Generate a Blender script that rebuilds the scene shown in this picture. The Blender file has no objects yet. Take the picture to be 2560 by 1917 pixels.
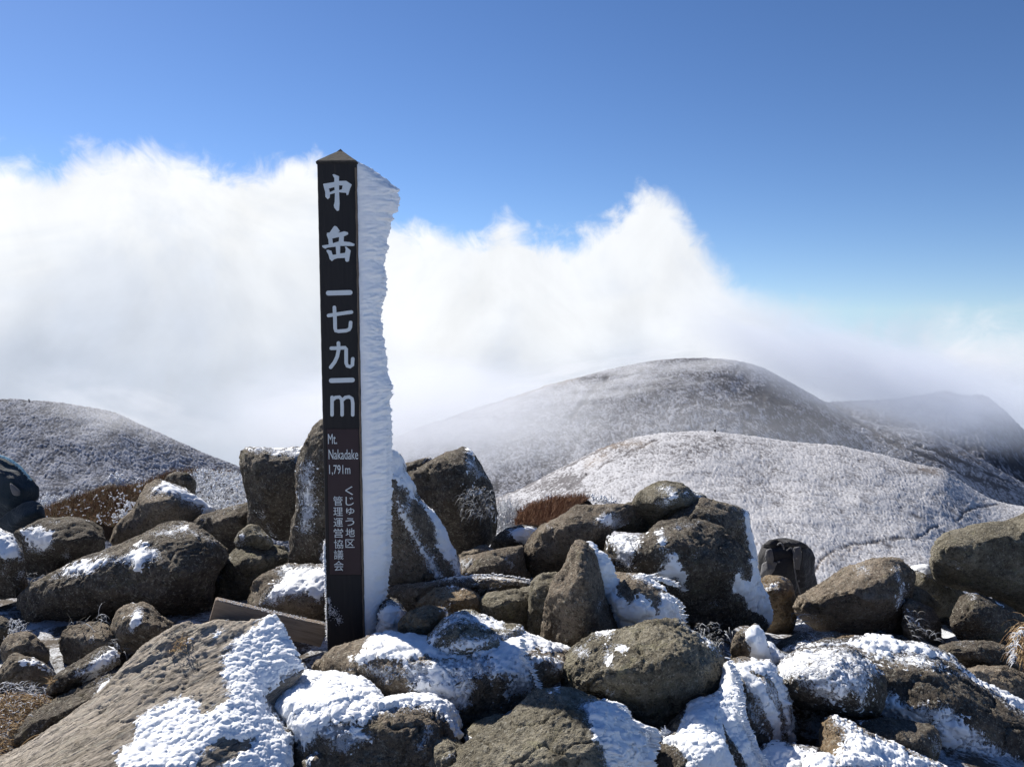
import bpy, bmesh, math, random
import numpy as np
from mathutils import Vector, Matrix
from mathutils.geometry import delaunay_2d_cdt

random.seed(7)
np.random.seed(7)
sc = bpy.context.scene
col = sc.collection
R = math.radians

# ------------------------------------------------------------------ camera
F = 2009.0                 # focal length of the photograph in its own pixels
PITCH = R(5.2)
cp, sp = math.cos(PITCH), math.sin(PITCH)
cam_d = bpy.data.cameras.new('camera')
cam = bpy.data.objects.new('camera', cam_d)
col.objects.link(cam)
cam.location = (0, 0, 0)
cam.rotation_euler = (R(90) - PITCH, 0, 0)
cam_d.sensor_width = 36
cam_d.lens = 36 * F / 2560
cam_d.clip_start = 0.05
cam_d.clip_end = 20000
sc.camera = cam

# ------------------------------------------------------------------ sun, exposure
SUN_AZ, SUN_EL = R(43), R(40)      # azimuth towards the left of the view direction
S = Vector((-math.sin(SUN_AZ) * math.cos(SUN_EL), math.cos(SUN_AZ) * math.cos(SUN_EL), math.sin(SUN_EL)))
sd_ = bpy.data.lights.new('sun', 'SUN')
sd_.energy = 5.0
sd_.angle = R(0.5)
sd_.color = (1.0, 0.94, 0.85)
sun = bpy.data.objects.new('sun', sd_)
col.objects.link(sun)
sun.rotation_euler = S.to_track_quat('Z', 'Y').to_euler()
sc.view_settings.view_transform = 'Standard'
sc.view_settings.look = 'None'
sc.view_settings.exposure = 0.60
sc.view_settings.gamma = 1.0
sc.view_settings.use_curve_mapping = False
sc.cycles.max_bounces = 6
sc.cycles.diffuse_bounces = 2
sc.cycles.volume_bounces = 3
sc.cycles.volume_step_rate = 1.0
sc.cycles.volume_max_steps = 128


def azel(px, py):
    """direction of a photo pixel as azimuth (right +) and elevation in degrees"""
    a = (px - 1280) / F
    b = (958.5 - py) / F
    v = np.array([a, cp + b * sp, -sp + b * cp])
    return math.degrees(math.atan2(v[0], v[1])), math.degrees(math.atan2(v[2], math.hypot(v[0], v[1])))


def P(px, py, d):
    """world point seen at photo pixel px,py at depth d"""
    a = (px - 1280) / F * d
    b = (958.5 - py) / F * d
    return Vector((a, d * cp + b * sp, -d * sp + b * cp))


def hitY(px, py, Y):
    """world point on the vertical plane y = Y"""
    b = (958.5 - py) / F
    d = Y / (cp + b * sp)
    return P(px, py, d)


def proj(co):
    d = co[:, 1] * cp - co[:, 2] * sp
    u = co[:, 1] * sp + co[:, 2] * cp
    return np.stack([1280 + F * co[:, 0] / d, 958.5 - F * u / d], 1), d


# ------------------------------------------------------------------ world sky
class NT:
    def __init__(self, tree):
        self.t = tree
        self.n = tree.nodes
        self.l = tree.links

    def new(self, typ, **kw):
        nd = self.n.new(typ)
        for k, v in kw.items():
            if k == 'inp':
                for i, x in v.items():
                    if isinstance(x, bpy.types.NodeSocket):
                        self.l.new(x, nd.inputs[i])
                    else:
                        nd.inputs[i].default_value = x
            else:
                setattr(nd, k, v)
        return nd

    def math(self, op, a, b=None, c=None, clamp=False):
        d = {0: a}
        if b is not None:
            d[1] = b
        if c is not None:
            d[2] = c
        nd = self.new('ShaderNodeMath', operation=op, use_clamp=clamp, inp=d)
        return nd.outputs[0]

    def ramp(self, fac, stops, interp='LINEAR'):
        nd = self.new('ShaderNodeValToRGB', inp={0: fac})
        nd.color_ramp.interpolation = interp
        e = nd.color_ramp.elements
        while len(e) > 1:
            e.remove(e[-1])
        e[0].position = stops[0][0]
        for k, (p, c) in enumerate(stops):
            el = e[0] if k == 0 else e.new(p)
            el.color = (c, c, c, 1) if isinstance(c, (int, float)) else tuple(c) + (1,)
        return nd.outputs[0]

    def mix(self, fac, a, b, mode='MIX'):
        nd = self.new('ShaderNodeMix', data_type='RGBA', blend_type=mode)
        for i, x in ((0, fac), (6, a), (7, b)):
            if isinstance(x, bpy.types.NodeSocket):
                self.l.new(x, nd.inputs[i])
            else:
                nd.inputs[i].default_value = x if isinstance(x, (int, float)) else (tuple(x) + (1,))[:4]
        return nd.outputs[2]

    def noise(self, vec, scale, detail=4, rough=0.55, dist=0.0):
        return self.new('ShaderNodeTexNoise', inp={'Vector': vec, 'Scale': scale, 'Detail': detail, 'Roughness': rough, 'Distortion': dist}).outputs[0]


world = bpy.data.worlds.new('World')
sc.world = world
world.use_nodes = True
w = NT(world.node_tree)
w.n.clear()
tc = w.new('ShaderNodeTexCoord').outputs['Generated']
sky = w.new('ShaderNodeTexSky', sky_type='NISHITA', sun_disc=False, sun_elevation=SUN_EL, sun_rotation=-SUN_AZ,
            altitude=1800, air_density=1.0, dust_density=0.3, ozone_density=2.5)
sx = w.new('ShaderNodeSeparateXYZ', inp={0: tc})
hxy = w.math('POWER', w.math('ADD', w.math('MULTIPLY', sx.outputs[0], sx.outputs[0]), w.math('MULTIPLY', sx.outputs[1], sx.outputs[1])), 0.5)
az = w.math('MULTIPLY', w.math('ARCTAN2', sx.outputs[0], sx.outputs[1]), 57.2958)
el = w.math('MULTIPLY', w.math('ARCTAN2', sx.outputs[2], hxy), 57.2958)
skym = w.new('ShaderNodeMapping', inp={0: tc})
# clamp the lookup just above the horizon so the sky colour stays blue down to it
sky_v = w.new('ShaderNodeCombineXYZ', inp={0: sx.outputs[0], 1: sx.outputs[1], 2: w.math('ADD', w.math('MAXIMUM', sx.outputs[2], 0.0), 0.06)})
w.l.new(sky_v.outputs[0], sky.inputs[0])
n1 = w.noise(tc, 7.0, 6, 0.6, 0.4)
n2 = w.noise(tc, 22.0, 7, 0.62, 0.8)
n3 = w.noise(tc, 3.2, 3, 0.5, 0.2)
azw = w.math('ADD', az, w.math('MULTIPLY', w.math('SUBTRACT', n1, 0.5), 5.0))
TOP = [(-420, 400), (0, 385), (60, 395), (115, 424), (165, 395), (250, 372), (340, 352), (460, 382), (560, 402), (660, 420), (720, 392), (790, 386), (880, 450), (980, 560),
       (1080, 580), (1190, 585), (1261, 545), (1330, 585), (1403, 600), (1500, 560), (1593, 470), (1667, 488), (1753, 572), (1800, 640), (1852, 700), (1940, 735), (2050, 765), (2200, 785), (2368, 782), (2460, 772), (2600, 780)]
stops = []
for x, y in TOP:
    a, e = azel(x, y)
    stops.append(((a + 60) / 120, (e + 5) / 30))
top = w.math('SUBTRACT', w.math('MULTIPLY', w.ramp(w.math('DIVIDE', w.math('ADD', azw, 60.0), 120.0), stops), 30.0), 5.0)
wob = w.math('ADD', w.math('MULTIPLY', w.math('SUBTRACT', n1, 0.5), 3.2), w.math('MULTIPLY', w.math('SUBTRACT', n2, 0.5), 4.4))
dd = w.math('ADD', w.math('SUBTRACT', top, el), wob)
soft = w.math('ADD', 0.9, w.math('MULTIPLY', w.new('ShaderNodeMapRange', interpolation_type='SMOOTHSTEP', inp={0: az, 1: 8.0, 2: 20.0, 3: 0.0, 4: 1.0}).outputs[0], 1.9))
soft = w.math('ADD', soft, w.math('MULTIPLY', n3, 1.2))
cmask = w.new('ShaderNodeMapRange', interpolation_type='SMOOTHSTEP', inp={0: dd, 1: -0.7, 2: soft, 3: 0.0, 4: 1.0}).outputs[0]
# cloud colour: billows lit from the upper left, bluish grey hollows, greyer lower down and to the right
dep = w.new('ShaderNodeMapRange', interpolation_type='SMOOTHSTEP', inp={0: w.math('ADD', w.math('SUBTRACT', top, el), w.math('MULTIPLY', w.math('SUBTRACT', n3, 0.5), 18.0)), 1: 5.5, 2: 14.5, 3: 0.0, 4: 1.0}).outputs[0]
rt = w.new('ShaderNodeMapRange', interpolation_type='SMOOTHSTEP', inp={0: az, 1: 9.0, 2: 26.0, 3: 0.0, 4: 1.0}).outputs[0]
shift = w.new('ShaderNodeVectorMath', operation='ADD', inp={0: tc, 1: (-0.022, 0.0, 0.028)}).outputs[0]
b0 = w.noise(tc, 5.5, 7, 0.58, 0.5)
b1 = w.noise(shift, 5.5, 7, 0.58, 0.5)
relief = w.math('MULTIPLY', w.math('SUBTRACT', b0, b1), 0.40)
hol = w.new('ShaderNodeMapRange', interpolation_type='SMOOTHSTEP', inp={0: w.noise(tc, 3.6, 5, 0.6, 0.7), 1: 0.47, 2: 0.66, 3: 0.0, 4: 1.0}).outputs[0]
lowc = w.mix(rt, (0.54, 0.595, 0.69), (0.37, 0.42, 0.55))
hic = w.mix(rt, (0.90, 0.92, 0.94), (0.66, 0.72, 0.83))
mid = w.new('ShaderNodeMapRange', interpolation_type='SMOOTHSTEP', inp={0: az, 1: -11.0, 2: 2.0, 3: 0.0, 4: 0.35}).outputs[0]
ccol = w.mix(dep, hic, lowc)
ccol = w.mix(w.math('MULTIPLY', mid, w.math('ADD', 0.35, dep)), ccol, (0.56, 0.62, 0.74))
ccol = w.mix(w.math('MULTIPLY', hol, 0.42), ccol, (0.60, 0.67, 0.80))
# bright billow rising at the far right
aB, eB = azel(2480, 835)
db = w.math('ADD', w.math('POWER', w.math('DIVIDE', w.math('SUBTRACT', azw, aB), 3.4), 2.0), w.math('POWER', w.math('DIVIDE', w.math('SUBTRACT', el, eB), 2.3), 2.0))
bb = w.new('ShaderNodeMapRange', interpolation_type='SMOOTHSTEP', inp={0: w.math('ADD', db, w.math('MULTIPLY', w.math('SUBTRACT', n1, 0.5), 2.0)), 1: 0.1, 2: 1.7, 3: 0.75, 4: 0.0}).outputs[0]
ccol = w.mix(bb, ccol, (0.86, 0.88, 0.93))
lit = w.new('ShaderNodeHueSaturation', inp={'Value': w.math('ADD', 1.0, relief), 'Color': ccol}).outputs[0]
ccol = lit
# scale sky, then lay the cloud in it
skyc = w.new('ShaderNodeHueSaturation', inp={'Saturation': 1.12, 'Value': 0.15, 'Color': sky.outputs[0]}).outputs[0]
skyc = w.new('ShaderNodeGamma', inp={0: skyc, 1: 1.2}).outputs[0]
skyc = w.mix(1.0, skyc, (0.84, 0.755, 0.755), 'MULTIPLY')
fin = w.mix(cmask, skyc, ccol)
bg = w.new('ShaderNodeBackground', inp={0: fin, 1: 0.72})
wo = w.new('ShaderNodeOutputWorld', inp={0: bg.outputs[0]})

# ------------------------------------------------------------------ numpy noise
_rng = np.random.RandomState(11)
_perm = np.concatenate([_rng.permutation(256)] * 3).astype(np.int32)
_g = _rng.normal(size=(256, 3)).astype(np.float32)
_g /= np.linalg.norm(_g, axis=1)[:, None]


def perlin(p):
    p = p.astype(np.float32)
    i = np.floor(p).astype(np.int32)
    f = p - i
    i &= 255
    u = f * f * f * (f * (f * 6 - 15) + 10)
    r = 0
    for dx in (0, 1):
        wx = u[:, 0] if dx else 1 - u[:, 0]
        for dy in (0, 1):
            wy = u[:, 1] if dy else 1 - u[:, 1]
            for dz in (0, 1):
                wz = u[:, 2] if dz else 1 - u[:, 2]
                h = _perm[_perm[_perm[(i[:, 0] + dx) & 255] + ((i[:, 1] + dy) & 255)] + ((i[:, 2] + dz) & 255)]
                g = _g[h]
                r = r + wx * wy * wz * (g[:, 0] * (f[:, 0] - dx) + g[:, 1] * (f[:, 1] - dy) + g[:, 2] * (f[:, 2] - dz))
    return r * 1.5


def fbm(p, octv=3, gain=0.5, ridge=False):
    a, s, r = 1.0, 0.0, 0
    for k in range(octv):
        n = perlin(p * (2.03 ** k) + 17.3 * k)
        if ridge:
            n = 1 - 2 * np.abs(n)
        r = r + a * n
        s += a
        a *= gain
    return r / s


def worley2(p):
    """F1 distance and id of jittered 2D cells"""
    c = np.floor(p).astype(np.int64)
    best = np.full(len(p), 9.0)
    bid = np.zeros(len(p))
    for dx in (-1, 0, 1):
        for dy in (-1, 0, 1):
            q = c + (dx, dy)
            h = (q[:, 0] * 73856093) ^ (q[:, 1] * 19349663)
            jx = ((h * 2654435761) % 4294967296) / 4294967296.0
            jy = ((h * 40503 + 977) % 65536) / 65536.0
            d = np.hypot(q[:, 0] + jx - p[:, 0], q[:, 1] + jy - p[:, 1])
            m = d < best
            best[m] = d[m]
            bid[m] = jx[m]
    return best, bid


def polysd(q, poly):
    """signed distance (positive inside) of points q to polygon, in pixels"""
    n = len(poly)
    lo, hi = poly.min(0) - 60, poly.max(0) + 60
    sel = ((q > lo) & (q < hi)).all(1)
    if not sel.all():
        out = np.full(len(q), -60.0)
        if sel.any():
            out[sel] = polysd(q[sel], poly)
        return out
    best = np.full(len(q), 1e9)
    ins = np.zeros(len(q), bool)
    for k in range(n):
        a, b = poly[k], poly[(k + 1) % n]
        e = b - a
        wv = q - a
        t = np.clip((wv @ e) / max(e @ e, 1e-6), 0, 1)
        best = np.minimum(best, np.hypot(wv[:, 0] - t * e[0], wv[:, 1] - t * e[1]))
        if a[1] != b[1]:
            cnd = (a[1] > q[:, 1]) != (b[1] > q[:, 1])
            xx = a[0] + (q[:, 1] - a[1]) * e[0] / e[1]
            ins ^= cnd & (q[:, 0] < xx)
    return np.where(ins, best, -best)


def linesd(q, line):
    best = np.full(len(q), 1e9)
    for k in range(len(line) - 1):
        a, b = np.array(line[k], float), np.array(line[k + 1], float)
        e = b - a
        wv = q - a
        t = np.clip((wv @ e) / max(e @ e, 1e-6), 0, 1)
        best = np.minimum(best, np.hypot(wv[:, 0] - t * e[0], wv[:, 1] - t * e[1]))
    return best


# ------------------------------------------------------------------ object helpers
def tag(o, label=None, cat=None, group=None, kind=None):
    if label:
        o['label'] = label
    if cat:
        o['category'] = cat
    if group:
        o['group'] = group
    if kind:
        o['kind'] = kind
    return o


def mkobj(name, me, mat=None, parent=None, loc=None):
    o = bpy.data.objects.new(name, me)
    col.objects.link(o)
    if mat:
        me.materials.append(mat)
    if parent:
        o.parent = parent
    if loc is not None:
        o.location = loc
    return o


def npmesh(name, co, faces, smooth=True):
    """co (N,3), faces (M,k) arrays"""
    me = bpy.data.meshes.new(name)
    co = np.asarray(co, np.float32)
    faces = np.asarray(faces, np.int32)
    k = faces.shape[1]
    me.vertices.add(len(co))
    me.vertices.foreach_set('co', co.ravel())
    me.loops.add(faces.size)
    me.loops.foreach_set('vertex_index', faces.ravel())
    me.polygons.add(len(faces))
    me.polygons.foreach_set('loop_start', np.arange(0, faces.size, k, dtype=np.int32))
    me.polygons.foreach_set('loop_total', np.full(len(faces), k, np.int32))
    me.update(calc_edges=True)
    if smooth:
        me.polygons.foreach_set('use_smooth', np.ones(len(faces), bool))
    return me


def addattr(me, name, vals):
    a = me.attributes.new(name, 'FLOAT', 'POINT')
    a.data.foreach_set('value', np.asarray(vals, np.float32))


def getco(me):
    n = len(me.vertices)
    a = np.empty(n * 3, np.float32)
    me.vertices.foreach_get('co', a)
    return a.reshape(-1, 3)


def getno(me):
    n = len(me.vertices)
    a = np.empty(n * 3, np.float32)
    me.vertex_normals.foreach_get('vector', a)
    return a.reshape(-1, 3)


def getquads(me):
    nl = len(me.loops)
    vi = np.empty(nl, np.int32)
    me.loops.foreach_get('vertex_index', vi)
    ls = np.empty(len(me.polygons), np.int32)
    lt = np.empty(len(me.polygons), np.int32)
    me.polygons.foreach_get('loop_start', ls)
    me.polygons.foreach_get('loop_total', lt)
    ls = ls[lt == 4]
    return vi[ls[:, None] + np.arange(4)[None, :]]


# ------------------------------------------------------------------ materials
def mat_base(name):
    m = bpy.data.materials.new(name)
    m.use_nodes = True
    t = NT(m.node_tree)
    t.n.clear()
    bs = t.new('ShaderNodeBsdfPrincipled')
    t.new('ShaderNodeOutputMaterial', inp={0: bs.outputs[0]})
    return m, t, bs


def rock_mat(name, dark, mid, light, lichen=(0.16, 0.155, 0.07), lich_amt=0.5, frost=0.0, scale=1.0, streak=False):
    m, t, bs = mat_base(name)
    oc = t.new('ShaderNodeTexCoord').outputs['Object']
    rnd = t.new('ShaderNodeObjectInfo').outputs['Random']
    off = t.new('ShaderNodeVectorMath', operation='ADD', inp={0: oc, 1: t.new('ShaderNodeCombineXYZ', inp={0: t.math('MULTIPLY', rnd, 37.0), 1: t.math('MULTIPLY', rnd, 11.0), 2: 0.0}).outputs[0]}).outputs[0]
    if streak:
        g_ = (P(660, 1545, 2.72) - P(60, 1900, 2.25)).normalized()
        dt_ = t.new('ShaderNodeVectorMath', operation='DOT_PRODUCT', inp={0: off, 1: tuple(g_)}).outputs['Value']
        sv = t.new('ShaderNodeVectorMath', operation='SCALE', inp={0: tuple(g_), 'Scale': t.math('MULTIPLY', dt_, -0.86)}).outputs[0]
        off = t.new('ShaderNodeVectorMath', operation='ADD', inp={0: off, 1: sv}).outputs[0]
    a = t.noise(off, 4.5 * scale, 6, 0.65, 0.3)
    b = t.noise(off, 26 * scale, 6, 0.72)
    c = t.noise(off, 150 * scale, 3, 0.6)
    mixf = t.math('ADD', t.math('MULTIPLY', a, 0.5), t.math('ADD', t.math('MULTIPLY', b, 0.38), t.math('MULTIPLY', c, 0.22)))
    cc = t.new('ShaderNodeValToRGB', inp={0: mixf})
    e = cc.color_ramp.elements
    e[0].position, e[0].color = 0.40, dark + (1,)
    e[1].position, e[1].color = 0.72, light + (1,)
    k = e.new(0.545)
    k.color = mid + (1,)
    lich = t.new('ShaderNodeMapRange', inp={0: t.noise(off, 9 * scale, 7, 0.75, 0.6), 1: 0.56, 2: 0.66, 3: 0.0, 4: lich_amt}).outputs[0]
    colr = t.mix(lich, cc.outputs[0], lichen)
    blk = t.new('ShaderNodeMapRange', inp={0: t.noise(off, 40 * scale, 6, 0.85), 1: 0.53, 2: 0.59, 3: 0.0, 4: 0.7}).outputs[0]
    colr = t.mix(blk, colr, (0.032, 0.029, 0.026))
    pal = t.new('ShaderNodeMapRange', inp={0: t.noise(off, 70 * scale, 4, 0.75), 1: 0.56, 2: 0.61, 3: 0.0, 4: 0.6}).outputs[0]
    colr = t.mix(pal, colr, (0.46, 0.44, 0.37))
    if frost > 0:
        fr = t.new('ShaderNodeMapRange', inp={0: t.noise(off, 60, 5, 0.8), 1: 0.66 - frost, 2: 0.72 - frost, 3: 0.0, 4: 0.8}).outputs[0]
        colr = t.mix(fr, colr, (0.7, 0.74, 0.8))
    fat = t.new('ShaderNodeAttribute', attribute_name='frost').outputs['Fac']
    ff = t.math('ADD', t.noise(off, 130, 4, 0.8), t.math('MULTIPLY', t.math('SUBTRACT', fat, 0.5), 0.42))
    ff = t.math('ADD', ff, t.math('MULTIPLY', t.math('SUBTRACT', t.noise(off, 22, 4, 0.7), 0.5), 0.5))
    gate = t.math('GREATER_THAN', fat, 0.02)
    fro = t.math('MULTIPLY', gate, t.new('ShaderNodeMapRange', inp={0: ff, 1: 0.55, 2: 0.60, 3: 0.0, 4: 0.95}).outputs[0])
    colr = t.mix(fro, colr, (0.74, 0.78, 0.85))
    hv = t.new('ShaderNodeHueSaturation', inp={'Value': t.math('ADD', 0.86, t.math('MULTIPLY', rnd, 0.28)), 'Color': colr}).outputs[0]
    t.l.new(hv, bs.inputs['Base Color'])
    bs.inputs['Roughness'].default_value = 0.85
    bs.inputs['Specular IOR Level'].default_value = 0.25
    pits = t.new('ShaderNodeTexVoronoi', inp={'Vector': off, 'Scale': 95 * scale}).outputs[0]
    hgt = t.math('ADD', t.math('MULTIPLY', t.noise(off, 60 * scale, 7, 0.75), 1.0), t.math('MULTIPLY', t.math('MINIMUM', pits, 0.45), 0.7))
    bp = t.new('ShaderNodeBump', inp={'Strength': 1.0, 'Distance': 0.024, 'Height': hgt})
    t.l.new(bp.outputs[0], bs.inputs['Normal'])
    return m


M = {}
M['dark'] = rock_mat('dark_andesite', (0.042, 0.035, 0.028), (0.118, 0.099, 0.078), (0.29, 0.25, 0.20), lich_amt=0.4)
M['brown'] = rock_mat('brown_andesite', (0.075, 0.060, 0.045), (0.215, 0.176, 0.134), (0.42, 0.355, 0.28), lich_amt=0.35)
M['olive'] = rock_mat('lichen_andesite', (0.065, 0.057, 0.042), (0.215, 0.193, 0.142), (0.44, 0.405, 0.32), lichen=(0.30, 0.29, 0.17), lich_amt=0.6)
M['tan'] = rock_mat('tan_andesite', (0.12, 0.085, 0.05), (0.29, 0.215, 0.135), (0.44, 0.35, 0.235), lichen=(0.30, 0.21, 0.11), lich_amt=0.4)
M['slab'] = rock_mat('slab_andesite', (0.15, 0.128, 0.104), (0.39, 0.345, 0.29), (0.60, 0.54, 0.47), lich_amt=0.15, streak=True)


def snow_mat(name, base=(0.91, 0.93, 0.95), dist=0.006, scale=1.0, stretch=False, dirt=0.25):
    m, t, bs = mat_base(name)
    oc = t.new('ShaderNodeTexCoord').outputs['Object']
    v = oc
    if stretch:
        v = t.new('ShaderNodeMapping', inp={0: oc, 3: (0.25, 1.0, 1.0)}).outputs[0]
    n = t.noise(v, 70 * scale, 6, 0.72)
    n2 = t.noise(oc, 14, 4, 0.6)
    sp_ = t.new('ShaderNodeMapRange', inp={0: t.noise(oc, 38, 5, 0.8), 1: 0.62, 2: 0.70, 3: 0.0, 4: dirt}).outputs[0]
    c = t.mix(n2, base, (0.85, 0.88, 0.92))
    c = t.mix(sp_, c, (0.20, 0.17, 0.14))
    t.l.new(c, bs.inputs['Base Color'])
    bs.inputs['Roughness'].default_value = 0.7
    bs.inputs['Specular IOR Level'].default_value = 0.3
    bs.inputs['Subsurface Weight'].default_value = 0.0
    bp = t.new('ShaderNodeBump', inp={'Strength': 0.55, 'Distance': dist * 0.6, 'Height': n})
    t.l.new(bp.outputs[0], bs.inputs['Normal'])
    return m


M['snow'] = snow_mat('rime_snow')
M['rime'] = snow_mat('feathered_rime', base=(0.90, 0.93, 0.96), dist=0.005, stretch=True, dirt=0.08)


def plain_mat(name, c, rough=0.7, bump=0.0, bscale=60, var=0.0, vscale=12, metal=0.0):
    m, t, bs = mat_base(name)
    oc = t.new('ShaderNodeTexCoord').outputs['Object']
    bs.inputs['Base Color'].default_value = tuple(c) + (1,)
    bs.inputs['Roughness'].default_value = rough
    bs.inputs['Metallic'].default_value = metal
    bs.inputs['Specular IOR Level'].default_value = 0.25
    if var > 0:
        f = t.noise(oc, vscale, 5, 0.7)
        cc = t.mix(f, tuple(x * (1 - var) for x in c), tuple(min(1, x * (1 + var)) for x in c))
        t.l.new(cc, bs.inputs['Base Color'])
    if bump > 0:
        bp = t.new('ShaderNodeBump', inp={'Strength': 0.8, 'Distance': bump, 'Height': t.noise(oc, bscale, 5, 0.7)})
        t.l.new(bp.outputs[0], bs.inputs['Normal'])
    return m
# ------------------------------------------------------------------ rocks
# Every rock: outline and inner crest points as x,y of the photograph and z in cm towards the viewer
# from its own depth d (metres); T = thickness away from the viewer (cm). Snow: (outline, cover 0..1, cm, style)
K = []


def rk(label, d, o, i='', B=None, T=None, m='dark', s=(), sm=6, am=1.0, name='boulder', vox=4.2, grp=None, grain=None, oh=None):
    K.append(dict(l=label, d=d, o=o, i=i, B=B, T=T, m=m, s=s, sm=sm, am=am, n=name, vox=vox, g=grp, grain=grain, oh=oh))


# ---- front row
rk('large brown slab slanting up from the bottom left corner, right half under snow', 2.45,
   '-70,1935,30 40,1884,22 116,1838,14 232,1754,2 290,1690,-4 359,1622,-12 420,1579,-18 470,1560,-22 500,1567,-20 545,1548,-25 600,1556,-26 650,1537,-28 691,1534,-30 716,1590,-24 749,1640,-20 762,1672,-16 680,1760,-6 735,1842,6 726,1880,12 722,1960,20 700,2110,40 -90,2110,60',
   '150,1900,30 300,1830,18 420,1760,8 540,1650,-9 620,1600,-17 560,1820,18 480,1900,28 640,1700,-6 650,1800,8 350,1950,38 150,2000,45 380,1660,-7',
   T=45, m='slab', sm=5, am=0.9, vox=3.6, grain=1,
   s=(('640,1560 655,1535 695,1530 760,1668 700,1700 668,1722 658,1742 690,1796 735,1842 728,1880 722,1925 488,1930 505,1880 560,1838 620,1845 636,1850 600,1900 520,1925 290,1925 300,1890 330,1850 350,1790 400,1760 470,1742 492,1752 500,1790 530,1775 575,1745 560,1715 556,1640 590,1600', 1.0, 2.2, 'lump'),
      ('450,1600 475,1590 480,1610 455,1630', 0.6, 0.8, 'lump'), ('520,1590 555,1560 575,1575 545,1600', 0.5, 0.6, 'lump')))
rk('snow topped boulder right of the large brown slab, in the bottom row', 2.45,
   '650,1750,-8 668,1721,-14 702,1689,-22 714,1678,-24 760,1666,-28 818,1666,-28 873,1686,-24 914,1698,-20 931,1718,-16 949,1750,-8 992,1752,-8 1033,1739,-14 1076,1741,-14 1114,1759,-8 1137,1785,0 1154,1837,4 1162,1870,6 1150,1920,8 1100,2060,10 650,2060,10 700,1900,2 690,1810,-2',
   '740,1800,10 800,1790,12 870,1785,12 930,1790,12 1000,1775,8 1060,1775,8 1100,1790,8 780,1730,-6 860,1735,-5 830,1860,16 930,1850,10 1000,1840,14 1080,1840,12 880,1930,18 1040,1920,16 760,1900,14',
   T=40, m='brown', am=1.1, vox=3.6,
   s=(('640,1752 700,1680 760,1655 830,1655 915,1685 960,1745 1033,1728 1085,1732 1140,1760 1165,1830 1150,1840 1120,1800 1090,1778 1050,1770 1000,1772 960,1784 930,1790 905,1808 860,1800 800,1815 760,1850 720,1830 690,1800 660,1780', 1.0, 2.4, 'lump'),
      ('690,1790 900,1800 960,1850 900,1870 870,1900 830,1880 800,1850 760,1900 720,1850', 0.45, 1.4, 'lump'),
      ('1040,1850 1075,1800 1085,1830 1060,1880 1030,1890', 0.55, 1.0, 'lump')))
rk('long rounded boulder at the foot of the post, half brown, half under frost', 2.75,
   '776,1665,-4 786,1649,-8 830,1617,-16 873,1602,-20 914,1594,-22 975,1584,-22 1039,1588,-22 1075,1590,-22 1130,1600,-20 1210,1590,-20 1290,1580,-18 1352,1592,-16 1400,1612,-14 1440,1612,-12 1440,1660,-6 1400,1700,0 1346,1727,4 1330,1735,4 1290,1760,4 1216,1800,4 1158,1835,4 1110,1850,0 1040,1850,0 980,1830,-2 930,1760,-4 860,1720,-6 800,1700,-6',
   '850,1660,4 920,1650,4 1000,1640,2 1080,1640,4 960,1700,14 1050,1710,16 1130,1700,16 1200,1690,18 1270,1650,10 1330,1640,6 1310,1700,12 1220,1740,14 1120,1770,14 1040,1770,10 1390,1650,2 900,1690,8',
   T=40, m='brown', vox=3.8,
   s=(('915,1600 930,1586 975,1578 1039,1580 1080,1590 1130,1590 1300,1572 1352,1586 1395,1602 1440,1602 1445,1625 1400,1622 1370,1625 1345,1615 1300,1640 1200,1640 1100,1648 1060,1640 1010,1650 960,1640 900,1655 880,1650 930,1625', 1.0, 2.0, 'lump'),
      ('1000,1650 1100,1640 1300,1620 1400,1650 1345,1665 1330,1680 1350,1735 1300,1745 1250,1735 1270,1700 1240,1695 1190,1700 1180,1770 1120,1790 1060,1750 1010,1720', 0.62, 1.4, 'frost'),
      ('820,1690 900,1650 1000,1650 1010,1700 960,1720 900,1680', 0.30, 0.8, 'lump'),
      ('1345,1600 1440,1660 1460,1640 1500,1660 1480,1700 1440,1680 1380,1690', 0.35, 1.0, 'lump')))
rk('frosted grey rock sitting on the long boulder, right of the small orange stone', 2.85,
   '1068,1600,0 1080,1580,-4 1100,1558,-8 1112,1548,-10 1138,1533,-14 1167,1529,-16 1210,1544,-16 1259,1563,-14 1300,1563,-12 1307,1590,-8 1300,1640,-4 1250,1660,0 1150,1670,2 1080,1650,2',
   '1130,1565,2 1170,1560,0 1215,1585,6 1260,1590,6 1180,1610,10 1110,1610,8 1250,1625,8',
   T=26, m='olive', vox=3.8,
   s=(('1060,1605 1100,1552 1138,1526 1170,1522 1215,1538 1262,1558 1240,1575 1200,1570 1175,1560 1150,1560 1110,1580 1090,1610 1120,1600 1160,1585 1210,1585 1290,1570 1270,1600 1200,1620 1150,1630 1120,1650 1070,1640', 0.72, 0.9, 'frost'),
      ('1196,1540 1230,1545 1262,1560 1255,1575 1215,1562 1190,1552', 1.0, 1.2, 'lump'), ('1290,1560 1308,1566 1308,1590 1296,1580', 1.0, 0.8, 'lump')))
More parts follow.
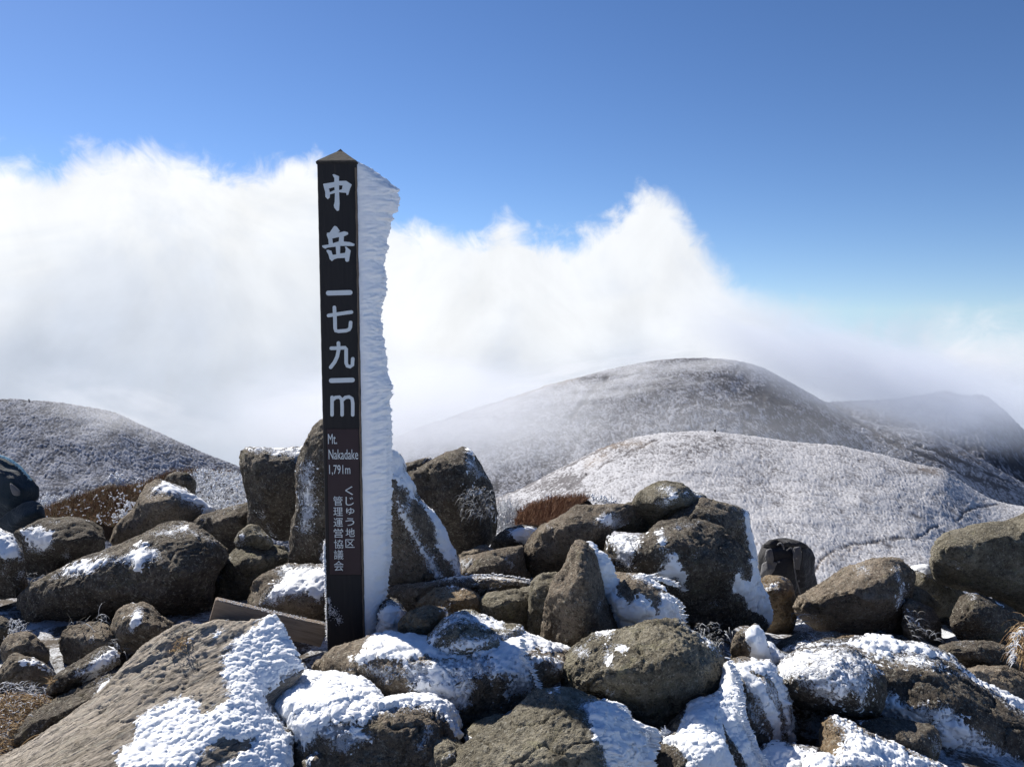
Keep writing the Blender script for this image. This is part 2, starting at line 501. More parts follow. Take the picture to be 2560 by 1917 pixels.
rk('round dark green boulder right of centre, rough bare top, rime on its right flank', 2.72,
   '1425,1630,-6 1462,1592,-10 1500,1577,-14 1535,1583,-14 1587,1559,-18 1630,1552,-18 1680,1549,-18 1709,1555,-18 1740,1579,-16 1777,1604,-14 1807,1646,-10 1815,1680,-8 1812,1724,-6 1790,1745,-4 1740,1765,-2 1712,1800,0 1712,1830,0 1622,1840,0 1555,1810,0 1540,1770,0 1485,1765,2 1440,1740,0 1400,1720,0 1410,1670,-2',
   '1500,1630,4 1560,1610,6 1620,1600,4 1680,1600,4 1740,1640,6 1770,1680,6 1560,1660,14 1620,1660,16 1680,1660,16 1720,1700,14 1500,1690,8 1570,1710,8 1640,1720,12 1600,1770,6 1680,1750,8 1560,1740,2',
   T=40, m='olive', am=1.5, vox=3.5,
   s=(('1480,1590 1500,1570 1535,1576 1520,1590 1490,1592', 1.0, 1.2, 'lump'),
      ('1505,1612 1530,1608 1530,1665 1520,1670 1508,1640', 0.7, 0.9, 'lump'), ('1540,1610 1566,1618 1560,1628 1542,1624', 0.9, 0.8, 'lump'),
      ('1690,1545 1740,1572 1777,1598 1812,1640 1800,1640 1740,1590', 0.75, 1.0, 'lump'),
      ('1480,1730 1520,1715 1545,1725 1540,1740 1490,1745', 0.45, 0.6, 'lump'), ('1420,1612 1470,1600 1500,1640 1440,1660', 0.25, 0.7, 'lump')))
rk('bare brown pyramid shaped boulder at the bottom centre, finned rime down its right side', 2.30,
   '1341,1731,-14 1378,1727,-16 1427,1727,-16 1456,1737,-14 1506,1756,-16 1555,1762,-20 1564,1799,-16 1592,1816,-18 1620,1822,-16 1612,1840,-12 1622,1872,-8 1624,1925,-4 1650,2110,0 1010,2110,16 1060,1935,8 1100,1903,4 1158,1881,0 1210,1844,-2 1274,1799,-6 1326,1745,-12',
   '1400,1760,2 1448,1764,2 1477,1843,14 1506,1901,20 1520,1960,24 1350,1800,0 1280,1860,6 1200,1920,12 1400,1860,12 1340,1920,18 1560,1850,4 1570,1920,8 1150,2000,20 1530,1800,-2',
   T=45, m='olive', sm=3, vox=3.4,
   s=(('1446,1752 1480,1745 1510,1752 1560,1755 1570,1795 1630,1815 1620,1835 1632,1880 1630,1930 1512,1930 1500,1880 1478,1840 1460,1800', 0.80, 2.8, 'fin'),
      ('1500,1750 1560,1755 1570,1795 1632,1815 1625,1930 1560,1930 1540,1850 1510,1790', 0.9, 2.2, 'fin'),
      ('1370,1722 1400,1718 1398,1732 1372,1734', 0.8, 0.5, 'lump')))
rk('dark rock in the bottom row wrapped in a smooth blue white curtain of rime', 2.52,
   '1612,1838,-4 1660,1836,-4 1700,1800,-6 1722,1766,-6 1760,1748,-8 1798,1735,-10 1812,1690,-12 1818,1640,-16 1832,1670,-12 1843,1700,-8 1854,1740,-4 1856,1790,-4 1868,1825,0 1880,1862,2 1902,1895,2 1922,1925,2 1960,2090,10 1600,2090,14 1610,1900,4',
   '1690,1860,10 1740,1820,8 1790,1790,6 1820,1760,4 1760,1900,18 1830,1870,10 1680,1940,18 1850,1930,12 1720,1780,2 1804,1810,4',
   T=40, m='dark', vox=3.6,
   s=(('1600,1832 1625,1828 1665,1842 1694,1838 1708,1800 1716,1760 1730,1745 1760,1735 1800,1725 1806,1640 1815,1630 1850,1690 1866,1790 1900,1870 1940,1935 1875,1935 1850,1880 1822,1835 1806,1798 1803,1810 1822,1870 1850,1935 1700,1935 1720,1900 1690,1865 1650,1850 1610,1850', 1.0, 2.0, 'smooth'),
      ('1740,1860 1790,1830 1820,1880 1850,1935 1740,1935', 0.35, 1.0, 'frost')))
rk('rime streaked rock leaning right, just right of the blue white rime curtain', 2.75,
   '1817,1652,-8 1850,1646,-12 1890,1648,-14 1921,1653,-14 1935,1680,-10 1965,1730,-6 1977,1783,-4 1984,1850,-2 1968,1868,0 1930,1858,0 1925,1900,2 1880,1900,2 1850,1830,0 1836,1740,-2 1822,1700,-4',
   '1860,1690,2 1890,1700,6 1920,1760,8 1880,1780,8 1900,1830,8 1945,1800,4 1925,1700,0',
   T=28, m='brown', vox=3.6,
   s=(('1815,1650 1870,1650 1880,1642 1925,1645 1940,1670 1972,1725 1990,1850 1970,1866 1955,1820 1950,1770 1935,1725 1915,1690 1880,1680 1905,1700 1930,1740 1960,1800 1965,1860 1935,1850 1920,1800 1890,1735 1850,1700 1822,1680', 0.9, 1.6, 'fin'),
      ('1845,1720 1870,1730 1900,1780 1930,1850 1900,1840 1870,1800 1850,1760', 0.5, 1.0, 'frost'),
      ('1820,1660 1960,1700 1970,1850 1900,1800', 0.28, 0.8, 'frost')))
rk('broad frosted rock in front of the shaded hollow, lower right', 2.85,
   '1930,1700,-6 1944,1660,-10 1968,1640,-12 2000,1625,-14 2050,1618,-14 2110,1616,-14 2150,1628,-12 2185,1655,-8 2210,1690,-4 2215,1740,-2 2190,1790,0 2150,1796,2 2119,1790,2 2062,1766,4 2001,1766,4 1970,1750,0',
   '1990,1670,2 2050,1660,4 2110,1665,6 2150,1700,8 2100,1740,12 2040,1720,10 2160,1750,8 1990,1710,4',
   T=34, m='dark', vox=3.8,
   s=(('1925,1680 1960,1630 2050,1606 2120,1606 2160,1625 2200,1660 2225,1690 2190,1700 2170,1760 2150,1780 2130,1740 2110,1770 2060,1760 2020,1740 1990,1710 1960,1710 1935,1705', 0.40, 0.8, 'frost'),
      ('1920,1690 1950,1640 2010,1618 2080,1608 2120,1612 2080,1626 2020,1640 1960,1690', 0.8, 1.0, 'lump'),
      ('2050,1640 2150,1640 2170,1700 2150,1780 2110,1700', 0.45, 0.9, 'frost')))
rk('wide boulder with a long snowy shoulder running to the right edge of the photo', 3.1,
   '1950,1634,-16 1967,1621,-18 2043,1611,-22 2073,1603,-24 2119,1593,-26 2183,1585,-28 2233,1597,-28 2250,1607,-28 2293,1608,-28 2340,1625,-26 2377,1642,-24 2396,1665,-22 2441,1695,-18 2502,1726,-12 2560,1749,-6 2660,1800,-2 2680,2090,20 2330,2090,24 2300,1960,16 2180,1860,6 2100,1790,0 2000,1700,-8',
   '2100,1640,-10 2200,1650,-8 2300,1660,-6 2380,1700,0 2460,1750,4 2560,1800,8 2200,1700,6 2320,1740,12 2440,1810,16 2560,1880,22 2300,1800,14 2400,1880,22 2500,1960,28 2250,1750,8',
   T=50, m='dark', vox=3.8,
   s=(('1955,1625 2043,1604 2100,1600 2180,1577 2240,1590 2260,1600 2300,1600 2385,1636 2410,1665 2450,1690 2570,1742 2670,1790 2560,1790 2490,1740 2430,1700 2380,1660 2340,1650 2260,1640 2200,1640 2130,1620 2060,1616', 0.85, 1.6, 'fin'),
      ('2100,1625 2300,1625 2420,1680 2440,1710 2340,1680 2220,1665', 0.4, 0.9, 'frost'),
      ('2180,1740 2230,1720 2280,1760 2320,1750 2330,1800 2290,1840 2240,1820 2180,1790', 0.6, 1.2, 'lump'),
      ('2310,1770 2370,1750 2420,1800 2500,1860 2560,1900 2600,1930 2340,1930 2320,1870 2330,1820', 0.55, 1.3, 'frost')))
rk('snow streaked lit rock low on the right, running down to the bottom edge', 2.5,
   '2010,1772,-14 2040,1772,-16 2072,1780,-18 2110,1802,-16 2160,1830,-14 2220,1862,-12 2300,1890,-10 2360,1912,-8 2460,1990,-4 2460,2090,6 2050,2090,14 2040,1960,10 2070,1900,6 2036,1850,-4 2020,1800,-10',
   '2060,1810,-2 2090,1850,6 2120,1900,12 2160,1870,4 2220,1910,8 2130,1960,18 2260,1970,12',
   T=36, m='tan', vox=3.6, am=1.2,
   s=(('2012,1765 2045,1765 2078,1775 2130,1805 2240,1860 2320,1885 2400,1925 2090,1925 2095,1890 2110,1870 2100,1830 2075,1795 2040,1785', 0.85, 1.7, 'lump'),
      ('2090,1860 2300,1890 2400,1930 2080,1930', 0.7, 1.4, 'lump')))
rk('dark rock wedged low on the right between broad frosted rock and snow streaked rock', 2.72,
   '2110,1810,-6 2172,1800,-8 2210,1798,-10 2270,1812,-10 2330,1815,-8 2345,1850,-4 2340,1900,0 2300,1930,2 2200,1900,2 2140,1860,0',
   '2190,1830,4 2260,1840,8 2300,1870,8 2220,1860,8', T=24, m='dark',
   s=(('2320,1840 2345,1830 2360,1880 2330,1900', 0.5, 1.0, 'lump'), ('2110,1800 2180,1792 2170,1808 2120,1825', 0.6, 0.8, 'lump')))
rk('snow mound over a stone at the bottom edge, right of the rime curtain', 2.5,
   '1880,1885,-6 1898,1868,-10 1935,1855,-12 1990,1864,-12 2040,1870,-10 2075,1895,-6 2095,1930,0 2110,2060,6 1880,2060,8',
   '1940,1885,0 2000,1890,4 2040,1920,6 1960,1930,8', T=26, m='dark',
   s=(('1870,1890 1935,1845 2000,1855 2060,1870 2120,1940 1950,1960 1920,1915 1890,1905', 0.9, 1.4, 'lump'),))
rk('small sunlit stone poking up at the bottom edge, left of the snow mound', 2.40,
   '2008,1925,0 2020,1898,-4 2050,1884,-6 2078,1890,-6 2110,1915,-4 2130,1950,0 2120,2040,4 2000,2040,4', '2060,1920,4 2090,1950,6', T=14, m='brown',
   s=(('1996,1930 2015,1890 2050,1876 2085,1886 2130,1940', 0.95, 1.2, 'lump'),), name='stone')
# ---- stones in the front gaps
rk('olive stone tilted in the gap between the frosted boulder and the brown pyramid boulder', 2.52,
   '1160,1836,0 1187,1811,-4 1215,1798,-6 1239,1787,-8 1275,1795,-8 1300,1790,-6 1290,1840,0 1230,1880,2 1190,1870,2', '1210,1830,4 1250,1820,4', T=16, m='olive', name='stone',
   s=(('1150,1845 1170,1838 1188,1862 1180,1885 1160,1880', 1.0, 1.0, 'lump'),))
rk('rough olive stone at the bottom edge, against the right end of the snow topped boulder', 2.34,
   '1070,1912,0 1076,1876,-4 1090,1856,-6 1110,1850,-8 1143,1859,-8 1160,1880,-6 1165,1905,-2 1130,1960,2 1080,1960,2', '1110,1885,6 1135,1900,6', T=14, m='olive', name='stone', am=1.4,
   s=(('1100,1895 1125,1876 1140,1882 1115,1902', 0.8, 0.8, 'lump'),))
rk('small frosted stone at the bottom edge in the dark gap beside the brown slab', 2.32,
   '758,1930,0 764,1892,-4 780,1873,-6 794,1868,-6 808,1885,-4 816,1930,0 800,1980,4 765,1980,4', '786,1900,4', T=10, m='brown', name='stone',
   s=(('760,1900 778,1868 800,1864 800,1880 780,1890 772,1920', 0.8, 0.7, 'lump'),))
rk('snowy stone in the hollow between the long frosted boulder and the pyramid boulder', 2.66,
   '1160,1826,-2 1200,1796,-8 1250,1768,-12 1310,1742,-16 1345,1738,-16 1330,1780,-8 1270,1830,-2 1200,1860,0', '1250,1800,-4', T=12, m='dark', name='stone',
   s=(('1150,1830 1200,1785 1260,1750 1345,1728 1335,1780 1270,1800 1200,1840', 0.85, 1.0, 'smooth'),))
# ---- left foreground
rk('dark elongated rock along the upper edge of the large brown slab', 2.68,
   '36,1868,6 44,1822,2 64,1795,-2 87,1779,-4 130,1752,-6 174,1733,-8 232,1692,-12 290,1672,-14 304,1690,-14 262,1745,-8 232,1765,-4 145,1825,2 80,1870,6',
   '90,1820,10 150,1780,6 210,1738,2 260,1705,-4', T=22, m='dark',
   s=(('234,1745 245,1710 262,1692 280,1690 282,1705 262,1735 240,1752', 0.9, 1.0, 'smooth'), ('70,1840 80,1820 130,1810 120,1820 90,1830', 0.5, 0.6, 'lump')))
rk('dark slab shaped stone with a bright snow panel, above the elongated rock on the left', 2.85,
   '118,1735,2 124,1710,0 151,1683,-4 203,1646,-8 246,1622,-12 275,1614,-12 292,1628,-12 296,1660,-8 232,1700,-2 188,1725,2 130,1756,4', '170,1700,4 230,1670,2 260,1640,-2', T=18, m='dark', name='stone',
   s=(('190,1684 226,1652 275,1620 296,1624 290,1648 255,1682 212,1700', 0.95, 1.1, 'lump'),))
rk('low dark stone with a light snow crust at the far left edge, near the bottom', 3.0,
   '-20,1700,2 0,1683,0 17,1651,-4 38,1633,-6 64,1645,-6 110,1664,-4 130,1682,0 128,1700,2 87,1710,4 0,1712,4', '60,1680,6 30,1680,5', T=16, m='brown', name='stone',
   s=(('60,1650 85,1640 120,1655 150,1685 145,1705 128,1690 100,1668 50,1662', 0.7, 0.9, 'lump'),))
rk('lumpy brown stone on the far left, behind the low dark stone', 3.2,
   '4,1648,0 10,1612,-4 29,1590,-6 50,1583,-6 76,1586,-6 98,1608,-4 116,1622,-2 122,1648,0 90,1670,2 30,1665,2', '50,1615,6 85,1630,5', T=16, m='brown', name='stone')
rk('dusky stone in the shade under the big dark boulder, left of the triangular stone', 3.25,
   '152,1602,0 162,1582,-4 180,1569,-6 220,1561,-8 261,1562,-6 280,1590,-2 284,1612,0 262,1640,2 203,1665,4 157,1690,4 160,1640,2', '200,1600,5 240,1600,5 190,1640,6', T=20, m='brown', name='stone',
   s=(('220,1585 240,1575 240,1610 225,1615', 0.5, 0.5, 'lump'),))
rk('triangular dark stone with a small snow fleck, in the shade left of the plank', 3.2,
   '280,1600,0 283,1560,-4 300,1530,-8 325,1514,-10 362,1510,-10 391,1539,-8 432,1562,-4 440,1580,0 365,1630,4 304,1625,4', '330,1560,6 370,1570,6', T=22, m='brown', name='stone',
   s=(('318,1580 322,1540 335,1512 362,1516 358,1545 335,1580', 0.62, 0.6, 'lump'),))
rk('big dark boulder on the left with two bands of snow across its lit back', 3.65,
   '43,1532,2 40,1490,-2 72,1464,-4 125,1438,-8 214,1395,-14 290,1366,-18 319,1346,-20 377,1319,-24 435,1303,-26 470,1307,-26 516,1338,-22 551,1356,-20 579,1376,-18 560,1410,-12 536,1445,-8 532,1520,-2 493,1536,0 406,1542,2 290,1540,4 200,1572,4 90,1564,4',
   '120,1490,12 200,1450,8 290,1430,4 380,1395,-2 460,1370,-6 330,1480,18 440,1440,12 220,1520,20 400,1500,18 500,1440,4 310,1400,-2 520,1390,-8',
   T=50, m='dark', vox=4,
   s=(('130,1445 180,1405 225,1398 262,1388 300,1392 330,1372 352,1360 378,1362 405,1375 402,1395 365,1412 340,1424 325,1412 270,1410 215,1436 180,1440', 0.85, 1.3, 'lump'),
      ('360,1335 420,1315 462,1305 500,1330 560,1360 530,1362 490,1345 460,1335 430,1342 390,1345', 0.55, 0.9, 'lump')))
rk('dark boulder with a white snow patch on its left, below the brown heather', 4.6,
   '18,1338,-4 58,1316,-8 110,1302,-12 174,1297,-14 232,1304,-14 256,1325,-12 258,1362,-8 250,1385,-4 214,1400,0 145,1430,4 100,1445,4 60,1445,2 52,1389,0',
   '110,1345,4 180,1340,6 220,1350,6 150,1390,10', T=40, m='dark', vox=4.6,
   s=(('55,1328 90,1316 135,1330 128,1370 100,1382 72,1372', 0.9, 1.2, 'lump'), ('80,1312 130,1298 210,1300 200,1306 110,1312', 0.45, 0.7, 'lump'), ('150,1385 170,1370 178,1390 168,1410', 0.6, 0.8, 'lump')))
rk('leaning boulder with lit left edge and thick rime ridge, in front of the heather', 4.9,
   '270,1352,4 290,1317,0 333,1279,-4 348,1238,-8 368,1212,-12 395,1203,-14 418,1203,-16 452,1219,-16 493,1242,-18 530,1262,-18 550,1280,-18 520,1300,-8 478,1322,-4 400,1340,4 340,1360,6 299,1370,6',
   '380,1250,6 430,1260,8 340,1310,10 450,1290,4', T=40, m='brown', vox=4.6,
   s=(('372,1240 385,1218 415,1200 425,1208 455,1213 495,1236 532,1258 556,1278 520,1288 498,1270 465,1252 430,1240 400,1236', 0.85, 1.6, 'lump'),))
rk('dark mossy rock half hidden under the crest of the heather', 5.3,
   '418,1205,0 423,1192,-2 440,1186,-4 465,1186,-4 487,1206,-2 489,1235,0 440,1240,2 420,1222,1', '455,1210,4', T=20, m='dark', name='rock')
rk('dark rounded rock between the leaning boulder and the square dark block', 4.8,
   '478,1330,0 481,1310,-4 510,1290,-8 551,1278,-12 594,1264,-14 625,1256,-14 630,1317,-6 600,1360,0 577,1385,2 551,1360,2 516,1340,2', '540,1315,8 590,1300,6', T=34, m='dark', vox=4.6,
   s=(('500,1296 551,1274 600,1262 605,1268 560,1284 510,1300', 0.45, 0.6, 'lump'),))
rk('rounded boulder with a mossy lit shoulder, left of the snowy rock at the plank', 3.95,
   '533,1500,2 531,1460,-2 546,1424,-6 560,1403,-8 589,1375,-12 627,1357,-16 662,1362,-18 720,1366,-18 724,1412,-12 690,1440,-8 650,1460,-4 640,1500,0 600,1520,2 560,1516,2', '600,1410,4 660,1400,-2 590,1460,10', T=36, m='olive', vox=4.2,
   s=(('533,1450 550,1415 575,1388 580,1396 560,1430 545,1480', 0.6, 0.8, 'lump'),))
rk('small mossy stone with frost on its left, on top of the rounded boulder', 4.05,
   '590,1352,0 600,1334,-3 620,1318,-5 640,1317,-5 660,1336,-3 682,1358,0 660,1376,2 600,1382,2', '635,1345,5', T=16, m='olive', name='stone',
   s=(('585,1362 595,1335 610,1328 612,1350 600,1368', 0.8, 0.9, 'lump'), ('640,1322 660,1328 690,1358 665,1356', 0.4, 0.6, 'frost')))
rk('brown rock with rough snow draped over it, behind the plank and left of the post', 3.5,
   '612,1520,0 620,1500,-4 641,1454,-10 662,1438,-12 690,1424,-14 714,1415,-16 766,1415,-16 815,1412,-16 850,1420,-14 852,1570,2 760,1590,4 680,1560,4 620,1530,2',
   '680,1480,4 740,1470,2 800,1470,2 700,1530,12 790,1530,12', T=30, m='brown', vox=3.8,
   s=(('650,1508 665,1475 700,1445 680,1425 714,1408 766,1408 820,1404 860,1412 856,1465 815,1480 795,1500 765,1485 700,1500 690,1515', 0.8, 1.4, 'lump'),))
rk('flat stone under the upper end of the plank, dusted with frost and dry grass', 3.0,
   '485,1580,-2 500,1565,-4 540,1552,-8 580,1555,-8 640,1565,-8 680,1560,-8 700,1600,-4 620,1640,2 520,1630,2', '580,1590,3', T=18, m='brown', name='stone',
   s=(('515,1580 545,1556 600,1560 580,1578 530,1592', 0.55, 0.7, 'lump'),))
rk('snow capped rock cut off by the left edge, just under the teal backpack', 3.9,
   '-60,1320,-10 0,1326,-10 29,1342,-8 49,1366,-6 57,1395,-4 60,1440,0 72,1462,2 60,1488,4 0,1496,4 -60,1500,4', '0,1380,4 20,1420,6 -30,1430,6', T=30, m='dark',
   s=(('-60,1315 0,1318 34,1338 55,1366 58,1400 40,1395 20,1400 0,1390 -60,1390', 0.85, 1.4, 'lump'), ('0,1400 30,1410 20,1440 0,1440', 0.4, 0.8, 'lump'), ('45,1425 60,1430 62,1445 45,1445', 0.8, 0.8, 'lump')))
rk('dark stone at the left edge above the bluish snow patch', 3.4,
   '-60,1530,-4 0,1545,-4 22,1560,-2 28,1585,0 14,1612,2 -60,1620,4', '-10,1575,4', T=16, m='dark', name='stone')
# ---- standing stones behind the post
rk('square dark block with a snow covered flat top, left of the post', 4.5,
   '600,1137,0 605,1122,-3 630,1120,-10 656,1119,-14 752,1118,-16 790,1118,-16 790,1340,-10 728,1345,-4 702,1357,0 641,1330,2 621,1320,2 622,1250,0 613,1180,0 604,1160,0',
   '620,1150,6 660,1150,6 710,1160,8 750,1180,6 640,1220,9 700,1240,12 660,1300,10 740,1270,8', T=34, m='dark', am=1.5, vox=4.4,
   s=(('608,1120 650,1112 752,1110 800,1112 800,1200 745,1168 735,1150 715,1140 690,1148 670,1134 640,1136 620,1130', 0.7, 1.1, 'lump'), ('640,1280 660,1270 690,1330 700,1350 670,1340', 0.4, 0.9, 'frost')))
rk('tall round topped standing slab directly behind the post', 3.85,
   '860,1040,-8 835,1036,-8 810,1044,-6 789,1059,-5 772,1088,-4 757,1122,-3 746,1169,-2 742,1267,0 728,1308,0 721,1366,0 717,1425,1 780,1440,2 860,1440,2 890,1300,0 890,1060,-4',
   '800,1100,6 780,1180,8 760,1300,9 830,1120,8 830,1250,10 800,1380,10', T=22, m='dark', vox=4,
   s=(('745,1160 765,1140 790,1145 795,1200 800,1270 790,1330 760,1350 740,1330 740,1240', 0.42, 0.8, 'frost'), ('735,1240 750,1140 758,1150 752,1260', 0.6, 0.7, 'frost'),
      ('806,1360 816,1350 822,1420 806,1420', 0.9, 1.0, 'lump'), ('806,1195 822,1190 822,1240 808,1220', 0.6, 0.7, 'lump')))
rk('thin tan slab leaning to the right of the post with two stripes of rime', 3.8,
   '940,1122,-4 975,1116,-6 992,1124,-8 1010,1140,-10 1014,1180,-10 1033,1196,-10 1062,1243,-10 1085,1279,-10 1114,1319,-9 1137,1366,-7 1152,1404,-4 1160,1445,0 1120,1462,2 1060,1470,3 950,1476,3 930,1300,0',
   '975,1200,6 985,1290,8 1000,1380,10 1030,1440,10 1030,1280,4 1070,1360,6 1110,1420,6', T=20, m='brown', vox=4, am=0.8,
   s=(('975,1110 995,1118 1014,1136 1018,1176 1040,1196 1070,1242 1092,1279 1120,1319 1143,1366 1165,1440 1140,1446 1120,1400 1095,1360 1085,1310 1060,1270 1040,1225 1025,1262 1018,1285 1030,1300 1040,1330 1065,1370 1090,1410 1110,1440 1090,1450 1060,1400 1030,1350 1005,1300 990,1255 996,1250 1015,1280 1022,1230 995,1212 1005,1200 990,1190 976,1160', 0.95, 1.5, 'lump'),))
rk('tall pointed grey brown boulder behind the leaning slab, rime on its right shoulder', 4.6,
   '1010,1180,-2 1022,1168,-4 1076,1150,-8 1110,1138,-10 1134,1127,-12 1157,1118,-12 1172,1122,-12 1187,1148,-10 1216,1186,-8 1230,1221,-6 1239,1262,-4 1243,1300,-2 1242,1340,0 1215,1370,2 1150,1390,3 1100,1400,3 1030,1300,0',
   '1080,1180,4 1130,1170,6 1170,1170,6 1110,1260,10 1180,1260,10 1200,1320,8 1140,1340,12', T=42, m='dark', vox=4.4,
   s=(('1158,1128 1172,1130 1190,1150 1212,1180 1225,1205 1200,1195 1190,1200 1180,1180 1168,1185', 0.65, 1.0, 'lump'), ('1168,1116 1180,1120 1184,1138 1174,1134', 0.9, 1.2, 'lump'),
      ('1165,1215 1200,1212 1225,1250 1236,1300 1215,1290 1200,1250 1150,1255', 0.35, 1.0, 'frost')))
rk('flat stone tip resting against the back of the pointed boulder', 4.75,
   '1005,1180,0 1014,1162,-2 1040,1152,-3 1068,1145,-4 1080,1150,-4 1060,1165,0 1030,1180,2', '1045,1162,3', T=14, m='dark', name='stone',
   s=(('1066,1140 1084,1146 1080,1154 1066,1152', 0.9, 0.8, 'lump'),))
# ---- between post and central cluster
rk('small dark stone with a bluish snow top, below the reddish bush', 4.5,
   '1228,1380,0 1232,1350,-3 1252,1334,-5 1271,1324,-6 1310,1318,-8 1345,1322,-8 1335,1352,-4 1312,1372,0 1280,1384,2', '1270,1352,5 1300,1350,3', T=20, m='dark', name='stone',
   s=(('1268,1326 1300,1316 1350,1318 1340,1345 1315,1362 1290,1350', 1.0, 0.9, 'smooth'),))
rk('low brown stone under the pointed boulder with a pinch of snow', 4.3,
   '1140,1400,0 1149,1386,-3 1180,1374,-5 1205,1366,-6 1225,1372,-6 1240,1388,-2 1220,1402,2 1170,1408,2', '1190,1388,4', T=16, m='brown', name='stone',
   s=(('1208,1372 1235,1370 1235,1386 1215,1386', 0.7, 0.8, 'lump'),))
rk('brown rock with snow flecks left of the large dark boulder', 4.0,
   '1145,1440,-2 1152,1396,-6 1200,1386,-8 1228,1380,-10 1260,1372,-10 1305,1364,-10 1310,1420,-6 1330,1440,-4 1300,1465,0 1220,1466,2 1160,1462,2', '1190,1415,5 1235,1405,5 1270,1420,5', T=26, m='brown', vox=4.4,
   s=(('1148,1400 1180,1392 1190,1410 1170,1425 1150,1420', 0.8, 0.9, 'lump'), ('1250,1395 1270,1385 1292,1420 1285,1440 1262,1420', 0.5, 0.9, 'lump')))
rk('dark faced stone with a lit top in front of the brown rock', 3.9,
   '1166,1450,0 1172,1420,-4 1200,1400,-7 1239,1389,-8 1256,1405,-6 1262,1430,-3 1250,1450,0 1210,1465,2', '1215,1425,6', T=18, m='dark', name='stone')
rk('long low rock with a rime comb along its crest, right of the leaning slab', 3.62,
   '964,1492,0 970,1468,-6 1010,1463,-8 1062,1459,-10 1120,1448,-12 1180,1443,-12 1240,1441,-12 1303,1450,-10 1330,1463,-8 1320,1490,-2 1240,1510,2 1120,1520,3 1040,1545,3 1000,1560,3 982,1520,2',
   '1020,1485,4 1090,1475,4 1170,1470,5 1250,1468,3 1040,1515,9', T=26, m='brown', vox=4,
   s=(('1058,1452 1120,1440 1180,1436 1240,1434 1305,1444 1335,1462 1300,1460 1240,1450 1180,1452 1120,1456', 0.75, 1.3, 'fin'), ('1175,1490 1195,1470 1240,1462 1262,1478 1240,1484 1210,1490 1195,1505', 0.65, 1.0, 'frost')))
rk('orange brown rock under the long low rock', 3.4,
   '1040,1520,0 1050,1504,-3 1070,1490,-6 1091,1475,-8 1134,1469,-9 1180,1479,-8 1205,1500,-5 1203,1530,0 1150,1540,2 1090,1550,2', '1100,1500,6 1150,1500,7 1180,1515,5', T=22, m='tan', name='rock',
   s=(('1110,1470 1134,1463 1160,1468 1150,1474 1125,1475', 0.8, 0.8, 'lump'), ('1105,1522 1125,1520 1128,1534 1112,1534', 0.9, 0.8, 'lump')))
rk('small sunlit orange stone at the right foot of the post rime', 3.02,
   '998,1588,2 1003,1553,-2 1025,1531,-6 1050,1522,-8 1076,1517,-9 1105,1523,-8 1118,1540,-5 1100,1575,0 1080,1600,2 1020,1604,3', '1035,1560,5 1075,1550,6', T=18, m='tan', name='stone',
   s=(('1106,1520 1126,1530 1118,1542 1108,1532', 0.8, 0.6, 'lump'),))
rk('dark sided block between the orange brown rock and the pointed upright rock', 3.4,
   '1196,1545,0 1200,1505,-5 1212,1492,-7 1230,1485,-9 1288,1477,-11 1331,1462,-12 1336,1500,-8 1325,1585,-2 1290,1590,0 1240,1575,2', '1225,1510,6 1280,1500,8 1300,1540,9 1240,1550,10', T=28, m='olive', vox=4, name='rock')
rk('narrow upright stone tucked behind the left side of the pointed rock', 3.3,
   '1322,1590,0 1326,1500,-3 1333,1459,-7 1352,1440,-9 1400,1432,-10 1410,1460,-8 1395,1560,-2 1370,1600,0', '1350,1480,3 1370,1530,6', T=22, m='olive', name='stone')
rk('pointed upright rock, bare and brown, at the centre right', 3.15,
   '1350,1594,2 1356,1560,0 1368,1504,-2 1392,1437,-5 1404,1430,-5 1427,1376,-7 1438,1353,-8 1459,1350,-8 1474,1364,-8 1488,1394,-9 1503,1440,-9 1510,1494,-8 1536,1540,-6 1552,1570,-6 1540,1610,-2 1480,1640,0 1420,1635,2 1370,1622,3',
   '1404,1480,1 1388,1560,2 1447,1380,2 1455,1440,8 1440,1520,14 1475,1500,12 1440,1590,16 1500,1560,8', T=26, m='brown', sm=2, vox=3.7,
   s=(('1490,1500 1508,1492 1510,1510 1494,1530', 0.5, 0.5, 'lump'),))
rk('low rock under fish scale rime, right of the pointed upright rock', 3.25,
   '1480,1400,-12 1498,1392,-14 1515,1430,-14 1535,1436,-14 1600,1440,-14 1650,1473,-12 1676,1492,-10 1692,1512,-8 1706,1555,-4 1690,1612,0 1600,1620,2 1500,1620,2 1490,1500,-4',
   '1540,1470,0 1600,1475,2 1650,1510,4 1560,1530,10 1620,1560,12 1660,1560,8 1540,1590,8', T=30, m='brown', vox=3.8,
   s=(('1462,1352 1476,1354 1482,1380 1500,1386 1518,1405 1522,1434 1540,1445 1545,1486 1565,1510 1600,1490 1625,1500 1640,1530 1650,1478 1680,1490 1700,1512 1712,1560 1690,1580 1540,1590 1530,1530 1512,1495 1505,1437 1490,1395 1470,1370', 0.92, 1.8, 'fin'),
      ('1575,1436 1600,1432 1650,1446 1690,1464 1660,1472 1610,1456', 1.0, 1.2, 'fin')))
rk('slim rime plate standing along the right edge of the pointed upright rock', 3.3,
   '1462,1372,0 1464,1356,-2 1480,1360,-2 1486,1384,-2 1504,1390,-2 1520,1412,-2 1522,1440,-2 1545,1455,-2 1546,1500,0 1500,1500,1 1480,1420,1', '1500,1430,3', T=10, m='dark', name='stone',
   s=(('1450,1345 1490,1345 1560,1440 1560,1520 1480,1520 1450,1380', 1.0, 1.3, 'fin'),))
